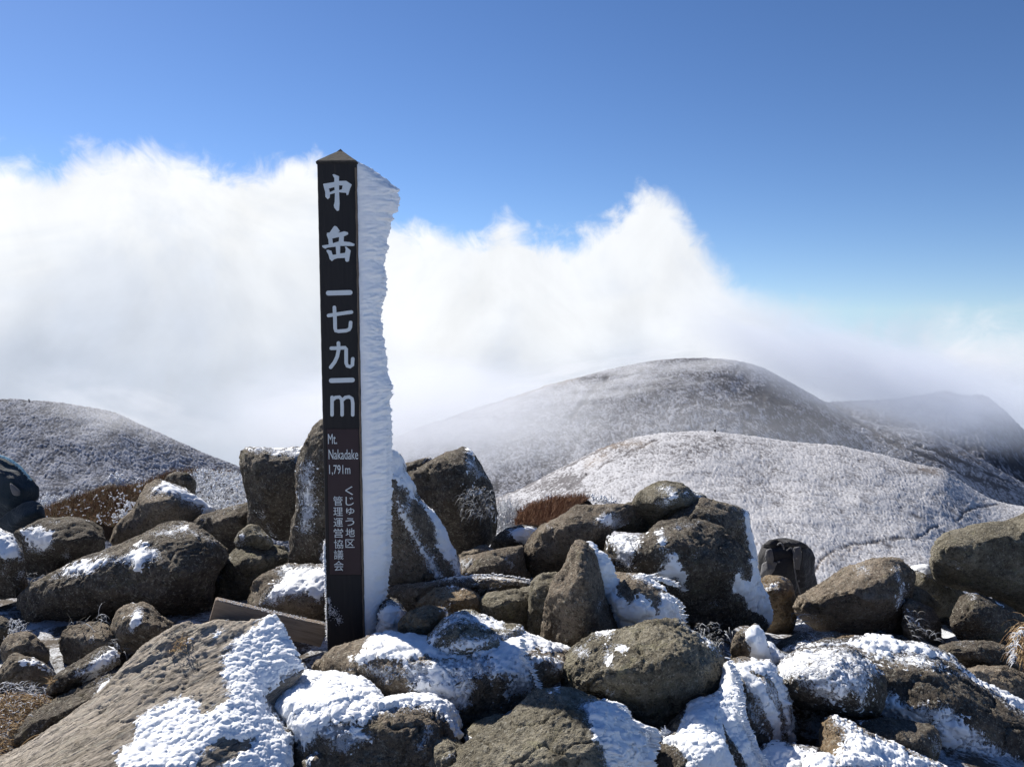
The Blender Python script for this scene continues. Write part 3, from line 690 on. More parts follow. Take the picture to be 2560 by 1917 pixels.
# ---- central cluster
rk('massive dark boulder of the centre right cluster, thick rime down its right side', 3.75,
   '1508,1400,-2 1517,1340,-6 1560,1335,-10 1614,1338,-14 1632,1315,-16 1651,1304,-18 1740,1298,-20 1800,1320,-20 1850,1370,-18 1885,1400,-16 1899,1456,-14 1934,1510,-10 1942,1560,-6 1912,1580,-2 1870,1562,0 1800,1585,2 1739,1590,3 1700,1560,3 1620,1520,3 1540,1500,3',
   '1570,1380,6 1640,1370,10 1650,1440,18 1740,1350,4 1740,1420,16 1800,1400,10 1820,1480,16 1740,1500,20 1870,1490,6 1680,1500,16 1880,1540,6 1600,1450,14', T=60, m='dark', vox=3.9, am=1.2,
   s=(('1500,1330 1520,1320 1560,1325 1610,1335 1600,1370 1590,1395 1582,1430 1570,1432 1540,1410 1528,1376', 0.62, 1.3, 'frost'),
      ('1640,1330 1655,1325 1668,1345 1668,1370 1690,1385 1705,1415 1715,1440 1715,1480 1700,1480 1690,1450 1670,1460 1632,1440 1665,1405 1648,1370', 0.85, 1.5, 'lump'),
      ('1870,1395 1890,1392 1906,1450 1945,1505 1952,1562 1925,1570 1910,1540 1870,1520 1860,1490 1832,1480 1835,1440 1850,1425 1858,1450 1878,1455 1880,1420', 0.95, 2.0, 'smooth'),
      ('1650,1310 1750,1296 1760,1315 1700,1330', 0.35, 0.8, 'lump'), ('1740,1500 1790,1490 1830,1500 1800,1540', 0.1, 0.6, 'lump'), ('1715,1380 1760,1370 1740,1410', 0.3, 0.7, 'lump')))
rk('dark rock forming the upper right of the centre right cluster, rime edged', 4.1,
   '1640,1320,-4 1690,1290,-8 1740,1262,-12 1750,1250,-14 1780,1256,-14 1815,1269,-14 1862,1277,-14 1868,1320,-10 1880,1373,-8 1892,1412,-6 1840,1420,0 1740,1380,4',
   '1740,1300,4 1800,1310,6 1840,1340,6 1780,1350,8', T=40, m='dark', vox=4.2,
   s=(('1856,1270 1874,1272 1880,1320 1894,1370 1905,1430 1890,1430 1878,1380 1862,1320', 0.95, 1.6, 'smooth'), ('1822,1268 1850,1270 1856,1280 1830,1276', 0.7, 0.8, 'lump')))
rk('knob shaped rock on top of the centre right cluster with a snow patch', 4.2,
   '1582,1266,-2 1586,1250,-4 1596,1236,-6 1636,1214,-10 1668,1208,-11 1703,1214,-11 1725,1230,-10 1760,1240,-8 1764,1256,-6 1755,1285,0 1723,1302,2 1680,1306,3 1636,1308,3 1604,1292,1',
   '1630,1245,5 1670,1240,6 1710,1250,6 1650,1280,9 1700,1280,8', T=32, m='olive', vox=4.2,
   s=(('1640,1225 1660,1212 1680,1218 1700,1222 1722,1232 1724,1242 1698,1238 1690,1250 1672,1262 1668,1276 1645,1272 1640,1255 1655,1245 1662,1235', 0.72, 1.0, 'lump'), ('1720,1222 1748,1232 1758,1248 1740,1240', 0.8, 1.0, 'lump')))
rk('slanting grey boulder at the left of the centre right cluster, plain grooved face', 4.1,
   '1298,1412,2 1303,1372,0 1320,1352,-2 1341,1338,-4 1352,1315,-6 1384,1307,-8 1419,1281,-10 1433,1268,-12 1506,1269,-13 1545,1262,-13 1590,1265,-12 1608,1290,-8 1560,1310,-4 1525,1330,-2 1520,1400,2 1480,1450,4 1400,1440,4 1340,1445,4',
   '1400,1330,6 1450,1300,6 1500,1300,4 1380,1390,12 1440,1370,12 1490,1350,8', T=44, m='brown', vox=4.1,
   s=(('1485,1305 1503,1276 1530,1275 1560,1300 1610,1308 1610,1330 1580,1335 1520,1325', 0.7, 1.2, 'lump'), ('1365,1312 1385,1310 1382,1326 1368,1326', 0.5, 0.7, 'lump')))
rk('flat topped olive rock linking the knob and the slanting grey boulder', 4.25,
   '1490,1300,0 1500,1275,-4 1545,1262,-8 1582,1258,-8 1610,1290,-6 1640,1308,-2 1610,1330,2 1550,1325,3', '1550,1290,5 1590,1305,5', T=24, m='olive', name='rock',
   s=(('1540,1300 1565,1290 1580,1310 1560,1320', 0.3, 0.6, 'lump'),))
rk('small round rock crowned with frosted twigs, behind the flat topped rock', 4.7,
   '1466,1272,0 1470,1254,-2 1482,1244,-3 1500,1244,-3 1514,1252,-2 1526,1270,0 1500,1284,1', '1495,1262,4', T=12, m='dark', name='rock')
# ---- right side
rk('angular brown boulder right of the black backpack, rime fleck on its right face', 4.3,
   '1982,1535,2 1980,1502,0 1995,1489,-3 2043,1470,-8 2081,1448,-12 2111,1422,-16 2138,1413,-17 2175,1402,-18 2214,1394,-18 2244,1394,-18 2262,1412,-16 2284,1434,-14 2272,1475,-8 2266,1540,-2 2264,1572,0 2244,1595,2 2170,1608,3 2080,1600,3 2030,1570,3',
   '2050,1510,4 2110,1470,4 2180,1440,2 2230,1430,0 2120,1540,16 2190,1490,12 2240,1500,8 2180,1560,16', T=48, m='brown', vox=4.1, am=1.2,
   s=(('2136,1420 2160,1412 2178,1418 2168,1432 2145,1432', 0.75, 0.8, 'lump'), ('2232,1410 2246,1412 2250,1440 2262,1470 2258,1510 2244,1522 2240,1500 2252,1480 2242,1450', 0.75, 0.9, 'frost'),
      ('2020,1540 2045,1538 2060,1556 2040,1560', 0.5, 0.6, 'lump')))
rk('dark boulder with snow along its top, left of the great right edge boulder', 4.9,
   '2255,1450,-4 2268,1420,-8 2290,1415,-10 2316,1414,-11 2338,1440,-10 2384,1462,-8 2410,1487,-6 2462,1545,0 2440,1600,2 2340,1600,3 2262,1570,2',
   '2310,1450,4 2350,1490,6 2300,1520,8 2390,1540,8', T=40, m='olive', vox=4.5,
   s=(('2264,1424 2280,1412 2322,1404 2334,1440 2345,1448 2330,1442 2306,1428 2285,1426', 0.95, 1.2, 'smooth'), ('2350,1450 2375,1452 2385,1470 2365,1464', 0.7, 0.8, 'lump')))
rk('lichen crusted wedge low behind the angular brown boulder', 4.5,
   '2262,1500,-2 2268,1478,-5 2290,1470,-7 2312,1480,-7 2345,1510,-4 2350,1540,0 2300,1530,2 2265,1520,2', '2300,1500,4', T=20, m='olive', name='rock')
rk('shaded stone with a lit tan edge below the lichen crusted wedge', 4.25,
   '2262,1560,0 2262,1515,-5 2275,1500,-7 2330,1528,-5 2345,1560,-2 2350,1610,0 2290,1620,2 2262,1600,2', '2300,1560,6', T=22, m='brown', name='stone',
   s=(('2260,1530 2275,1526 2305,1560 2300,1575 2275,1560', 0.45, 0.7, 'frost'),))
rk('great dark boulder at the right edge with a lit flat top, largest on that side', 4.35,
   '2328,1402,-2 2329,1373,-5 2343,1350,-9 2365,1335,-12 2411,1322,-14 2434,1325,-15 2445,1312,-16 2498,1306,-17 2529,1299,-18 2562,1280,-18 2620,1250,-18 2720,1250,-16 2720,1580,6 2610,1580,6 2556,1542,5 2517,1522,4 2479,1489,3 2434,1484,3 2365,1462,2 2339,1442,1 2331,1420,0',
   '2375,1372,6 2430,1375,8 2480,1380,8 2500,1350,2 2550,1350,4 2420,1430,16 2490,1440,18 2530,1400,12 2600,1400,14 2570,1480,20 2640,1480,20 2460,1345,-2', T=60, m='olive', vox=4.2, am=1.2,
   s=(('2392,1413 2402,1412 2402,1418 2392,1418', 0.8, 0.6, 'lump'),))
rk('shaded slab under the great right edge boulder with frost along its upper edge', 4.1,
   '2370,1560,0 2400,1490,-6 2430,1483,-8 2470,1500,-8 2505,1512,-7 2560,1550,-4 2640,1590,-2 2640,1640,2 2520,1620,3 2420,1620,3', '2450,1550,6 2520,1580,6', T=30, m='dark', vox=4.4,
   s=(('2425,1482 2440,1482 2445,1498 2430,1496', 0.8, 0.8, 'lump'), ('2455,1494 2510,1508 2508,1518 2460,1504', 0.5, 0.6, 'lump')))
rk('low dark rock in the right hand hollow with a thin lit rim', 3.7,
   '2335,1640,-2 2350,1616,-6 2390,1606,-8 2430,1603,-9 2480,1608,-9 2512,1617,-8 2538,1646,-5 2560,1665,-3 2560,1690,0 2480,1700,3 2400,1690,3 2360,1670,2', '2400,1640,5 2470,1650,8', T=30, m='dark', vox=4.2,
   s=(('2395,1603 2430,1598 2432,1604 2400,1608', 0.7, 0.5, 'lump'),))
rk('bare sunlit brown boulder at the right edge, behind the snowy shoulder', 3.45,
   '2405,1690,-2 2415,1670,-6 2460,1666,-8 2517,1672,-9 2560,1690,-9 2640,1720,-8 2660,1830,0 2560,1800,2 2470,1740,2', '2460,1700,4 2530,1720,6 2600,1760,8', T=34, m='brown', vox=4)
rk('upright stone directly in front of the backpack with snow flecks', 4.7,
   '1888,1470,-2 1896,1450,-5 1917,1441,-7 1940,1441,-7 1958,1445,-7 1976,1456,-5 1983,1490,-3 1986,1540,0 1982,1580,1 1935,1606,2 1908,1590,2 1900,1520,0', '1930,1470,5 1960,1480,6 1945,1530,8', T=24, m='tan', name='rock', vox=4.4,
   s=(('1893,1456 1920,1460 1945,1454 1948,1468 1930,1478 1915,1474 1900,1466', 0.8, 0.8, 'lump'), ('1950,1440 1972,1446 1974,1456 1960,1450', 0.7, 0.6, 'lump')))
rk('rime capped stub between the massive dark boulder and the rime streaked rock', 3.05,
   '1832,1648,0 1836,1610,-2 1846,1584,-4 1864,1574,-5 1890,1566,-6 1905,1580,-6 1914,1610,-4 1924,1640,-2 1920,1665,0 1850,1665,2', '1870,1600,4 1890,1630,5', T=16, m='brown', name='stone',
   s=(('1862,1578 1888,1560 1908,1574 1918,1610 1928,1650 1905,1650 1892,1640 1882,1650 1875,1620 1864,1600', 1.0, 1.4, 'smooth'),))
rk('half buried stone under bluish snow, right of the rime capped stub', 3.15,
   '1905,1655,0 1915,1610,-3 1930,1612,-4 1945,1630,-5 1975,1638,-5 2000,1650,-3 1990,1680,2 1940,1690,2', '1945,1655,4', T=14, m='dark', name='stone',
   s=(('1895,1665 1910,1600 1928,1602 1950,1630 2010,1645 1990,1690 1930,1695', 1.0, 1.2, 'smooth'),))
rk('small bright snow covered stone at the back of the right hand hollow', 3.5,
   '1950,1640,0 1958,1622,-2 1975,1613,-4 2000,1608,-4 2025,1612,-3 2030,1630,0 1990,1645,2', '1990,1624,3', T=12, m='brown', name='stone',
   s=(('1946,1640 1958,1616 1985,1606 2030,1606 2010,1628 1970,1640', 0.9, 0.9, 'lump'),))
rk('frost feathered clump of rock between the post rime and the small orange stone', 3.25,
   '930,1600,0 938,1560,-3 948,1525,-5 962,1504,-6 985,1500,-6 1000,1512,-5 1016,1540,-3 1012,1570,-1 1010,1600,1 960,1610,2', '965,1540,4 985,1570,5', T=14, m='dark', name='rock',
   s=(('925,1600 940,1520 970,1494 1005,1505 1022,1540 1016,1600', 0.75, 1.6, 'fin'),))
rk('shaded rock floor of the right hand hollow, dusted with frost', 3.9,
   '1930,1640,-2 1960,1600,-8 2020,1585,-12 2080,1580,-14 2150,1590,-14 2100,1620,-6 2060,1640,2 1980,1660,3', '2020,1615,2', T=20, m='dark', name='rock',
   s=(('1940,1625 2000,1590 2080,1578 2080,1600 1990,1620', 0.45, 0.7, 'frost'),))
rk('brown sunlit stone top peeping behind the snowy shoulder, right of the hollow', 3.35,
   '2066,1612,-2 2080,1600,-5 2105,1597,-6 2140,1594,-7 2170,1600,-6 2160,1625,0 2100,1630,2', '2115,1612,3', T=12, m='tan', name='stone')


def parse(s):
    out = []
    for t in s.split():
        v = [float(x) for x in t.split(',')]
        out.append(v if len(v) == 3 else v + [0.0])
    return out


GROUND_PTS = []   # contact points collected from the rocks


def simplify(o, tol):
    """straighten an outline into fewer, longer edges with firmer corners"""
    def dp(pts):
        if len(pts) < 3:
            return pts
        a, b = np.array(pts[0][:2]), np.array(pts[-1][:2])
        e = b - a
        l_ = np.hypot(*e) + 1e-9
        ds = [abs(e[0] * (p[1] - a[1]) - e[1] * (p[0] - a[0])) / l_ for p in pts[1:-1]]
        i = int(np.argmax(ds)) + 1
        if ds[i - 1] < tol:
            return [pts[0], pts[-1]]
        return dp(pts[:i + 1])[:-1] + dp(pts[i:])
    i0 = min(range(len(o)), key=lambda i: o[i][0])
    r_ = o[i0:] + o[:i0]
    j = max(range(len(r_)), key=lambda i: r_[i][0])
    out = dp(r_[:j + 1])[:-1] + dp(r_[j:] + [r_[0]])[:-1]
    return out if len(out) >= 5 else o


def raw_rock(k):
    o = parse(k['o'])
    if 'l' in k:
        o = simplify(o, 0.028 * min(max(p[0] for p in o) - min(p[0] for p in o), 260))
    inn = parse(k['i'])
    d = k['d']
    n = len(o)
    cx = sum(p[0] for p in o) / n
    cy = sum(p[1] for p in o) / n
    grow = 6.0
    oh = k.get('oh')
    if oh is None:
        oh = 0.0 if d < 3.0 else 0.55 * k['T']
    y0_, y1_ = min(p[1] for p in o), max(p[1] for p in o)
    for p in o + inn:      # undercut: the lower front leans back under the brow
        t_ = (p[1] - y0_) / (y1_ - y0_)
        p[2] -= oh * max(0.0, t_ - 0.38) / 0.62
        if p in inn:
            p[2] += 0.22 * oh * max(0.0, 1 - abs(t_ - 0.33) / 0.3)
    for p in o:       # the later smoothing pulls the outline in a little: give that back
        e = math.hypot(p[0] - cx, p[1] - cy) + 1e-6
        p[0] += (p[0] - cx) / e * grow
        p[1] += (p[1] - cy) / e * grow
    pts2 = [Vector((p[0], -p[1])) for p in o] + [Vector((p[0], -p[1])) for p in inn]
    r = delaunay_2d_cdt(pts2, [(i, (i + 1) % n) for i in range(n)], [], 1, 1e-4)
    vs, _, fs, ov = r[0], r[1], r[2], r[3]
    zs = [p[2] for p in o] + [p[2] for p in inn]
    bm = bmesh.new()
    front = []
    for v, src in zip(vs, ov):
        z = zs[src[0]] if src else 0.0
        front.append(bm.verts.new(P(v.x, -v.y, d - z / 100)))
    for f in fs:
        try:
            bm.faces.new([front[i] for i in f])
        except ValueError:
            pass
    T = k['T'] / 100
    zb = sum(p[2] for p in o) / n / 100
    omap = {}
    for i, (v, src) in enumerate(zip(vs, ov)):
        for s_ in src:
            if s_ < n:
                omap[s_] = front[i]
    ring1, ring2 = [], []
    rnd = random.Random(int(cx * 7 + cy))
    for p in o:
        j = rnd.uniform(-0.06, 0.06)
        f1, f2 = 0.92 + j, 0.55 + j
        ring1.append(bm.verts.new(P(cx + (p[0] - cx) * f1, cy + (p[1] - cy) * f1, d - zb + T * 0.55 * (1 + j))))
        ring2.append(bm.verts.new(P(cx + (p[0] - cx) * f2, cy + (p[1] - cy) * f2, d - zb + T * (1 + j))))
    for i in range(n):
        j = (i + 1) % n
        bm.faces.new([omap[i], ring1[i], ring1[j], omap[j]])
        bm.faces.new([ring1[i], ring2[i], ring2[j], ring1[j]])
    c = bm.verts.new(P(cx, cy, d - zb + T * 1.08))
    for i in range(n):
        bm.faces.new([ring2[i], c, ring2[(i + 1) % n]])
    bmesh.ops.recalc_face_normals(bm, faces=bm.faces)
    me = bpy.data.meshes.new('raw')
    bm.to_mesh(me)
    bm.free()
    return me


WIND = np.array([0.93, -0.15, 0.0])


def quad_subdiv(co, q):
    """one linear subdivision of a quad mesh"""
    n = len(co)
    e = np.concatenate([q[:, [0, 1]], q[:, [1, 2]], q[:, [2, 3]], q[:, [3, 0]]])
    es = np.sort(e, 1)
    key = es[:, 0].astype(np.int64) * n + es[:, 1]
    uk, inv = np.unique(key, return_inverse=True)
    mid = (co[uk // n] + co[uk % n]) / 2
    cen = co[q].mean(1)
    m = len(q)
    e0, e1, e2, e3 = [n + inv[i * m:(i + 1) * m] for i in range(4)]
    c = n + len(uk) + np.arange(m)
    nq = np.concatenate([np.stack([q[:, 0], e0, c, e3], 1), np.stack([e0, q[:, 1], e1, c], 1),
                         np.stack([c, e1, q[:, 2], e2], 1), np.stack([e3, c, e2, q[:, 3]], 1)])
    return np.concatenate([co, mid, cen]), nq


def components(nv, q):
    lab = np.arange(nv)
    while True:
        m = lab[q].min(1)
        new = lab.copy()
        for c_ in range(q.shape[1]):
            np.minimum.at(new, q[:, c_], m)
        new = new[new]
        new = new[new]
        if (new == lab).all():
            return lab[q[:, 0]]
        lab = new


STY = {'lump': (1.5, 0.8, 0.25), 'frost': (1.3, 1.9, 0.3), 'fin': (0.9, 0.5, 1.0), 'smooth': (0.55, 0.25, 0.45)}


def coarse_back(co, q, away, cell):
    """keep the quads that face the open side, merge the rest into a coarse closed hull"""
    bv = away > 0.22
    n = len(co)
    key = np.floor(co[bv] / cell).astype(np.int64)
    key = (key[:, 0] * 73856093) ^ (key[:, 1] * 19349663) ^ (key[:, 2] * 83492791)
    uk, inv = np.unique(key, return_inverse=True)
    cnt = np.bincount(inv)
    cen = np.stack([np.bincount(inv, co[bv][:, j]) for j in range(3)], 1) / cnt[:, None]
    mp = np.arange(n)
    mp[bv] = n + inv
    allc = np.concatenate([co, cen])
    fq = mp[q]
    isf = (fq < n).all(1)
    quads = fq[isf]
    rest = fq[~isf]
    tri = np.concatenate([rest[:, [0, 1, 2]], rest[:, [0, 2, 3]]])
    ok = (tri[:, 0] != tri[:, 1]) & (tri[:, 1] != tri[:, 2]) & (tri[:, 0] != tri[:, 2])
    tri = tri[ok]
    st = np.sort(tri, 1)
    _, ui = np.unique(st, axis=0, return_index=True)
    tri = tri[ui]
    used = np.unique(np.concatenate([quads.ravel(), tri.ravel()]))
    rm = np.full(len(allc), -1)
    rm[used] = np.arange(len(used))
    return allc[used], rm[quads], rm[tri], used


def mixmesh(name, co, quads, tris):
    me = bpy.data.meshes.new(name)
    me.vertices.add(len(co))
    me.vertices.foreach_set('co', np.asarray(co, np.float32).ravel())
    lp = np.concatenate([quads.ravel(), tris.ravel()]).astype(np.int32)
    me.loops.add(len(lp))
    me.loops.foreach_set('vertex_index', lp)
    nq, nt = len(quads), len(tris)
    me.polygons.add(nq + nt)
    me.polygons.foreach_set('loop_start', np.concatenate([np.arange(nq) * 4, nq * 4 + np.arange(nt) * 3]).astype(np.int32))
    me.polygons.foreach_set('loop_total', np.concatenate([np.full(nq, 4), np.full(nt, 3)]).astype(np.int32))
    me.update(calc_edges=True)
    me.polygons.foreach_set('use_smooth', np.ones(nq + nt, bool))
    return me


def snow_field(k, co, px, sd):
    """thickness in metres of the rime over points co, and the share of feathering"""
    H = np.full(len(co), -1.0)
    fe = np.zeros(len(co))
    soft = np.full(len(co), -9.0)
    rag = 0.6 * fbm(co / 0.05 + 9 + sd, 4, 0.62) + 0.7 * fbm(co / 0.13 + 29 + sd, 3, 0.6)
    fine = fbm(co / 0.013 + 5 + sd, 2, 0.6)
    for (ps, dens, th, sty) in k['s']:
        poly = np.array([[p[0], p[1]] for p in parse(ps)])
        s_ = polysd(px, poly)
        m = np.clip(s_ / 30.0, -2.0, 1.0)
        a1, a2, f_ = STY[sty]
        hh = m - (1 - dens) * 1.75 + (rag * a1 + fine * a2) * (0.75 + (1 - dens) * 1.3)
        hh = np.minimum(hh, 1.0)
        t = th / 100 * {'lump': 0.42, 'frost': 0.38, 'fin': 0.65, 'smooth': 0.6}[sty]
        hm = np.where(hh > 0, t * (1 - (1 - np.clip(hh / 0.7, 0, 1)) ** 2), hh * 0.012)
        if sty == 'fin':
            fn = fbm(co * np.array([1 / 0.16, 1 / 0.05, 1 / 0.03]) + sd, 2, ridge=True)
            hm = hm * (0.75 + 0.6 * fn)
        up = hm > H
        fe[up] = f_
        H = np.maximum(H, hm)
        soft = np.maximum(soft, np.clip(s_ / 22.0, -2, 1) - (1 - dens) * 0.9)
    return H, fe, soft


def build_rocks():
    temps = []
    for k in K:
        me = raw_rock(k)
        o = bpy.data.objects.new('raw', me)
        col.objects.link(o)
        md = o.modifiers.new('r', 'REMESH')
        md.mode = 'VOXEL'
        md.voxel_size = 1.36 * k['vox'] * k['d'] / F
        ms = o.modifiers.new('s', 'SMOOTH')
        ms.factor = 0.6
        ms.iterations = 1 if k['grain'] else 0
        temps.append(o)
    dg = bpy.context.evaluated_depsgraph_get()
    meshes = [bpy.data.meshes.new_from_object(o.evaluated_get(dg)) for o in temps]
    for o in temps:
        m0 = o.data
        bpy.data.objects.remove(o)
        bpy.data.meshes.remove(m0)
    tot = tots = 0
    for idx, (k, me) in enumerate(zip(K, meshes)):
        co = getco(me).astype(np.float64)
        no = getno(me).astype(np.float64)
        size = float(np.median(np.ptp(co, axis=0)))
        am = k['am']
        sd = idx * 5.7
        rs = np.random.RandomState(idx + 5)
        # broken planes: shave flat faces off the body, then settle it into facets
        ctr = co.mean(0)
        if not k['grain']:
            vdir = -ctr / np.linalg.norm(ctr)                 # towards the open side of the pile
            for (ns, reach, cap_) in ((int(11 + 6 * min(1, size / 0.6)), 2.4, 0.055), (30, 2.2, 0.030), (80, 2.0, 0.012))[(1 if k['sm'] <= 4 else 0):]:
                sf = co[rs.choice(len(co), ns, replace=False)].astype(np.float32)
                cf = co.astype(np.float32)
                s2 = (sf ** 2).sum(1)
                lab_ = np.concatenate([np.argmin(s2[None, :] - 2 * (cf[c0:c0 + 8192] @ sf.T), 1) for c0 in range(0, len(cf), 8192)])
                cnt_ = np.maximum(np.bincount(lab_, minlength=ns), 1)
                cc_ = np.stack([np.bincount(lab_, co[:, j_], ns) for j_ in range(3)], 1) / cnt_[:, None]
                nn_ = np.stack([np.bincount(lab_, no[:, j_], ns) for j_ in range(3)], 1)
                nn_ /= np.linalg.norm(nn_, axis=1)[:, None] + 1e-9
                rad = np.sqrt(np.bincount(lab_, ((co - cc_[lab_]) ** 2).sum(1), ns) / cnt_)
                for i_ in range(ns):
                    n_ = nn_[i_] + rs.normal(size=3) * 0.10
                    n_ /= np.linalg.norm(n_)
                    if n_ @ vdir < 0.2:
                        continue
                    dv = co - cc_[i_]
                    ex_ = dv @ n_ - rs.uniform(-0.28, 0.25) * rad[i_] * 0.25
                    ds_ = np.sqrt((dv ** 2).sum(1))
                    wgt = np.clip((reach * rad[i_] - ds_) / (0.35 * rad[i_]), 0, 1)
                    co = co - n_[None, :] * (np.clip(ex_, 0, cap_) * wgt)[:, None]
        wp = co + 0.03 * np.stack([perlin(co * 9 + 3 + sd), perlin(co * 9 + 31 + sd), perlin(co * 9 + 77 + sd)], 1)
        base = co.copy()
        for (ns, st_, cap_) in ((int(110 + 260 * min(1, size / 0.6)), 0.55, 0.008),):
            seeds = wp[rs.choice(len(wp), ns, replace=False)]
            wf, sf = wp.astype(np.float32), seeds.astype(np.float32)
            s2 = (sf ** 2).sum(1)
            lab_ = np.concatenate([np.argmin(s2[None, :] - 2 * (wf[c0:c0 + 8192] @ sf.T), 1) for c0 in range(0, len(wf), 8192)])
            cnt_ = np.maximum(np.bincount(lab_, minlength=ns), 1)
            cc_ = np.stack([np.bincount(lab_, co[:, j_], ns) for j_ in range(3)], 1) / cnt_[:, None]
            nn_ = np.stack([np.bincount(lab_, no[:, j_], ns) for j_ in range(3)], 1)
            nn_ /= np.linalg.norm(nn_, axis=1)[:, None] + 1e-9
            off_ = ((co - cc_[lab_]) * nn_[lab_]).sum(1) - rs.uniform(-0.3, 0.3, ns)[lab_] * cap_ * 0.6
            off_ = np.clip(off_ * st_, -cap_, cap_)
            co = co - nn_[lab_] * off_[:, None]
        wq = co + 0.05 * np.stack([perlin(co * 6 + 3 + sd), perlin(co * 6 + 31 + sd), perlin(co * 6 + 77 + sd)], 1)
        h = 0.02 * size * am * fbm(wq / (0.42 * size) + sd, 2)
        if k['grain']:
            g = np.array((P(660, 1545, 2.72) - P(60, 1900, 2.25)).normalized())
            al = co @ g
            qq = co - np.outer(al, g) * 0.86
            h = h + 0.0062 * fbm(qq / 0.022 + sd, 5, 0.7, ridge=True)
        h = h + 0.006 * am * fbm(wq / 0.10 + sd, 3, ridge=True)
        h = h + 0.0100 * am * fbm(co / 0.035 + sd, 4, 0.78)
        ck = np.abs(perlin(wq / 0.23 + 2 * sd) + 0.25 * perlin(wq / 0.06 + sd))
        gate_ = np.clip(perlin(wq / 0.3 + 60 + sd) * 3 + 0.3, 0, 1)
        h = h - (0.005 if k['grain'] else 0.016) * gate_ * np.clip(1 - ck / 0.05, 0, 1)
        h = h + 0.0034 * am * fbm(co / 0.014 + 2 * sd, 2, 0.8)
        pit = perlin(co / 0.02 + sd)
        h = h - 0.003 * am * np.clip(pit - 0.15, 0, 1) * 2
        co2 = co + no * h[:, None]
        ctr = co2.mean(0)
        loc = Vector((float(ctr[0]), float(ctr[1]), float(co2[:, 2].min())))
        L = np.array(loc)
        me.vertices.foreach_set('co', (co2 - L).astype(np.float32).ravel())
        me.update()
        no2 = getno(me).astype(np.float64)
        q = getquads(me)
        away = (no2 * (co2 / np.linalg.norm(co2, axis=1)[:, None])).sum(1)
        c3, q3, t3, used3 = coarse_back(co2, q, away, 3.2 * 1.36 * k['vox'] * k['d'] / F)
        bpy.data.meshes.remove(me)
        me = mixmesh(k['n'], c3 - L, q3, t3)
        ob = mkobj(k['n'], me, M[k['m']], loc=loc)
        tag(ob, k['l'], 'rock' if k['n'] != 'boulder' else 'boulder')
        if len(k['l'].split()) > 16:
            print('LONG', len(k['l'].split()), k['l'])
        tot += 2 * len(q3) + len(t3)
        if not k['s']:
            continue
        px, dep = proj(co2)
        H, fe, soft = snow_field(k, co2, px, sd)
        fr_ = np.clip(soft * 0.5 + 0.60, 0, 1)
        addattr(me, 'frost', np.where(used3 < len(fr_), fr_[np.minimum(used3, len(fr_) - 1)], 0.0))
        fk = (H[q] > -0.012).any(1) & (away[q] < 0.35).all(1)
        qf = q[fk]
        if len(qf) < 8:
            continue
        used, inv = np.unique(qf.ravel(), return_inverse=True)
        c6 = np.concatenate([co2[used], no2[used]], 1)
        qq = inv.reshape(qf.shape)
        if k['d'] < 2.62 or len(qq) < 1500:
            c6, qq = quad_subdiv(c6, qq)
        cs, nn = c6[:, :3], c6[:, 3:]
        nn = nn / (np.linalg.norm(nn, axis=1)[:, None] + 1e-9)
        H, fe, _ = snow_field(k, cs, proj(cs)[0], sd)
        kp = (H[qq] > -0.0035).any(1)
        qq = qq[kp]
        if len(qq) < 8:
            continue
        used, inv = np.unique(qq.ravel(), return_inverse=True)
        cs, nn, H, fe = cs[used], nn[used], H[used], fe[used]
        qq = inv.reshape(qq.shape)
        body = np.clip(H / 0.008, 0, 1)
        Hc = np.clip(H, -0.007, 0.06)
        g1 = fbm(cs / 0.022 + sd, 3, 0.75)
        g2 = fbm(cs / 0.0085 + sd, 2, 0.7)
        side = np.clip(nn @ WIND + 0.15, 0, 1)
        spk = np.clip(perlin(cs * np.array([16, 70, 85]) + 40 + sd), 0, 1)
        p = cs + nn * (Hc * (0.9 + 0.15 * g1) + body * (0.0014 * g1 + 0.0010 * g2 + 0.005 * fbm(cs / 0.08 + sd, 3)))[:, None]
        p = p + WIND[None, :] * (fe * np.clip(Hc, 0, 1) * side * (0.5 + 2.4 * spk))[:, None]
        lab = components(len(p), qq)
        ids, cnt = np.unique(lab, return_counts=True)
        mt = M['rime'] if any(x[3] in ('fin', 'smooth') for x in k['s']) else M['snow']
        big = [i_ for i_, c_ in zip(ids, cnt) if c_ > max(260, 0.06 * len(qq))]
        rest = np.ones(len(qq), bool)
        for i_ in big:
            mk = lab == i_
            rest &= ~mk
            u_, v_ = np.unique(qq[mk].ravel(), return_inverse=True)
            mkobj('snow_patch', npmesh('snow_patch', p[u_] - L, v_.reshape(-1, 4)), mt, parent=ob)
        if rest.sum() > 10:
            u_, v_ = np.unique(qq[rest].ravel(), return_inverse=True)
            so = mkobj('frost_crumbs', npmesh('frost_crumbs', p[u_] - L, v_.reshape(-1, 4)), mt, parent=ob)
            so['kind'] = 'stuff'
        tots += 2 * len(qq)
    print('ROCK TRIS', tot, 'SNOW', tots, 'rocks', len(K))


build_rocks()
# ------------------------------------------------------------------ signpost
Y0 = 3.138                                   # plane of the post's front face
PX = -0.238 * Y0 + 0.076                     # post centre x
HW = 0.076                                   # half width
base_z = hitY(860, 1655, Y0).z
top_z = hitY(841, 406, Y0).z
POST = bpy.data.objects.new('summit_signpost', None)
col.objects.link(POST)
POST.location = (PX, Y0 + HW, base_z)
tag(POST, 'tall square black summit post, white Japanese lettering, wing of rime on its right', 'signpost')
PL = np.array(POST.location)
HT = top_z - base_z


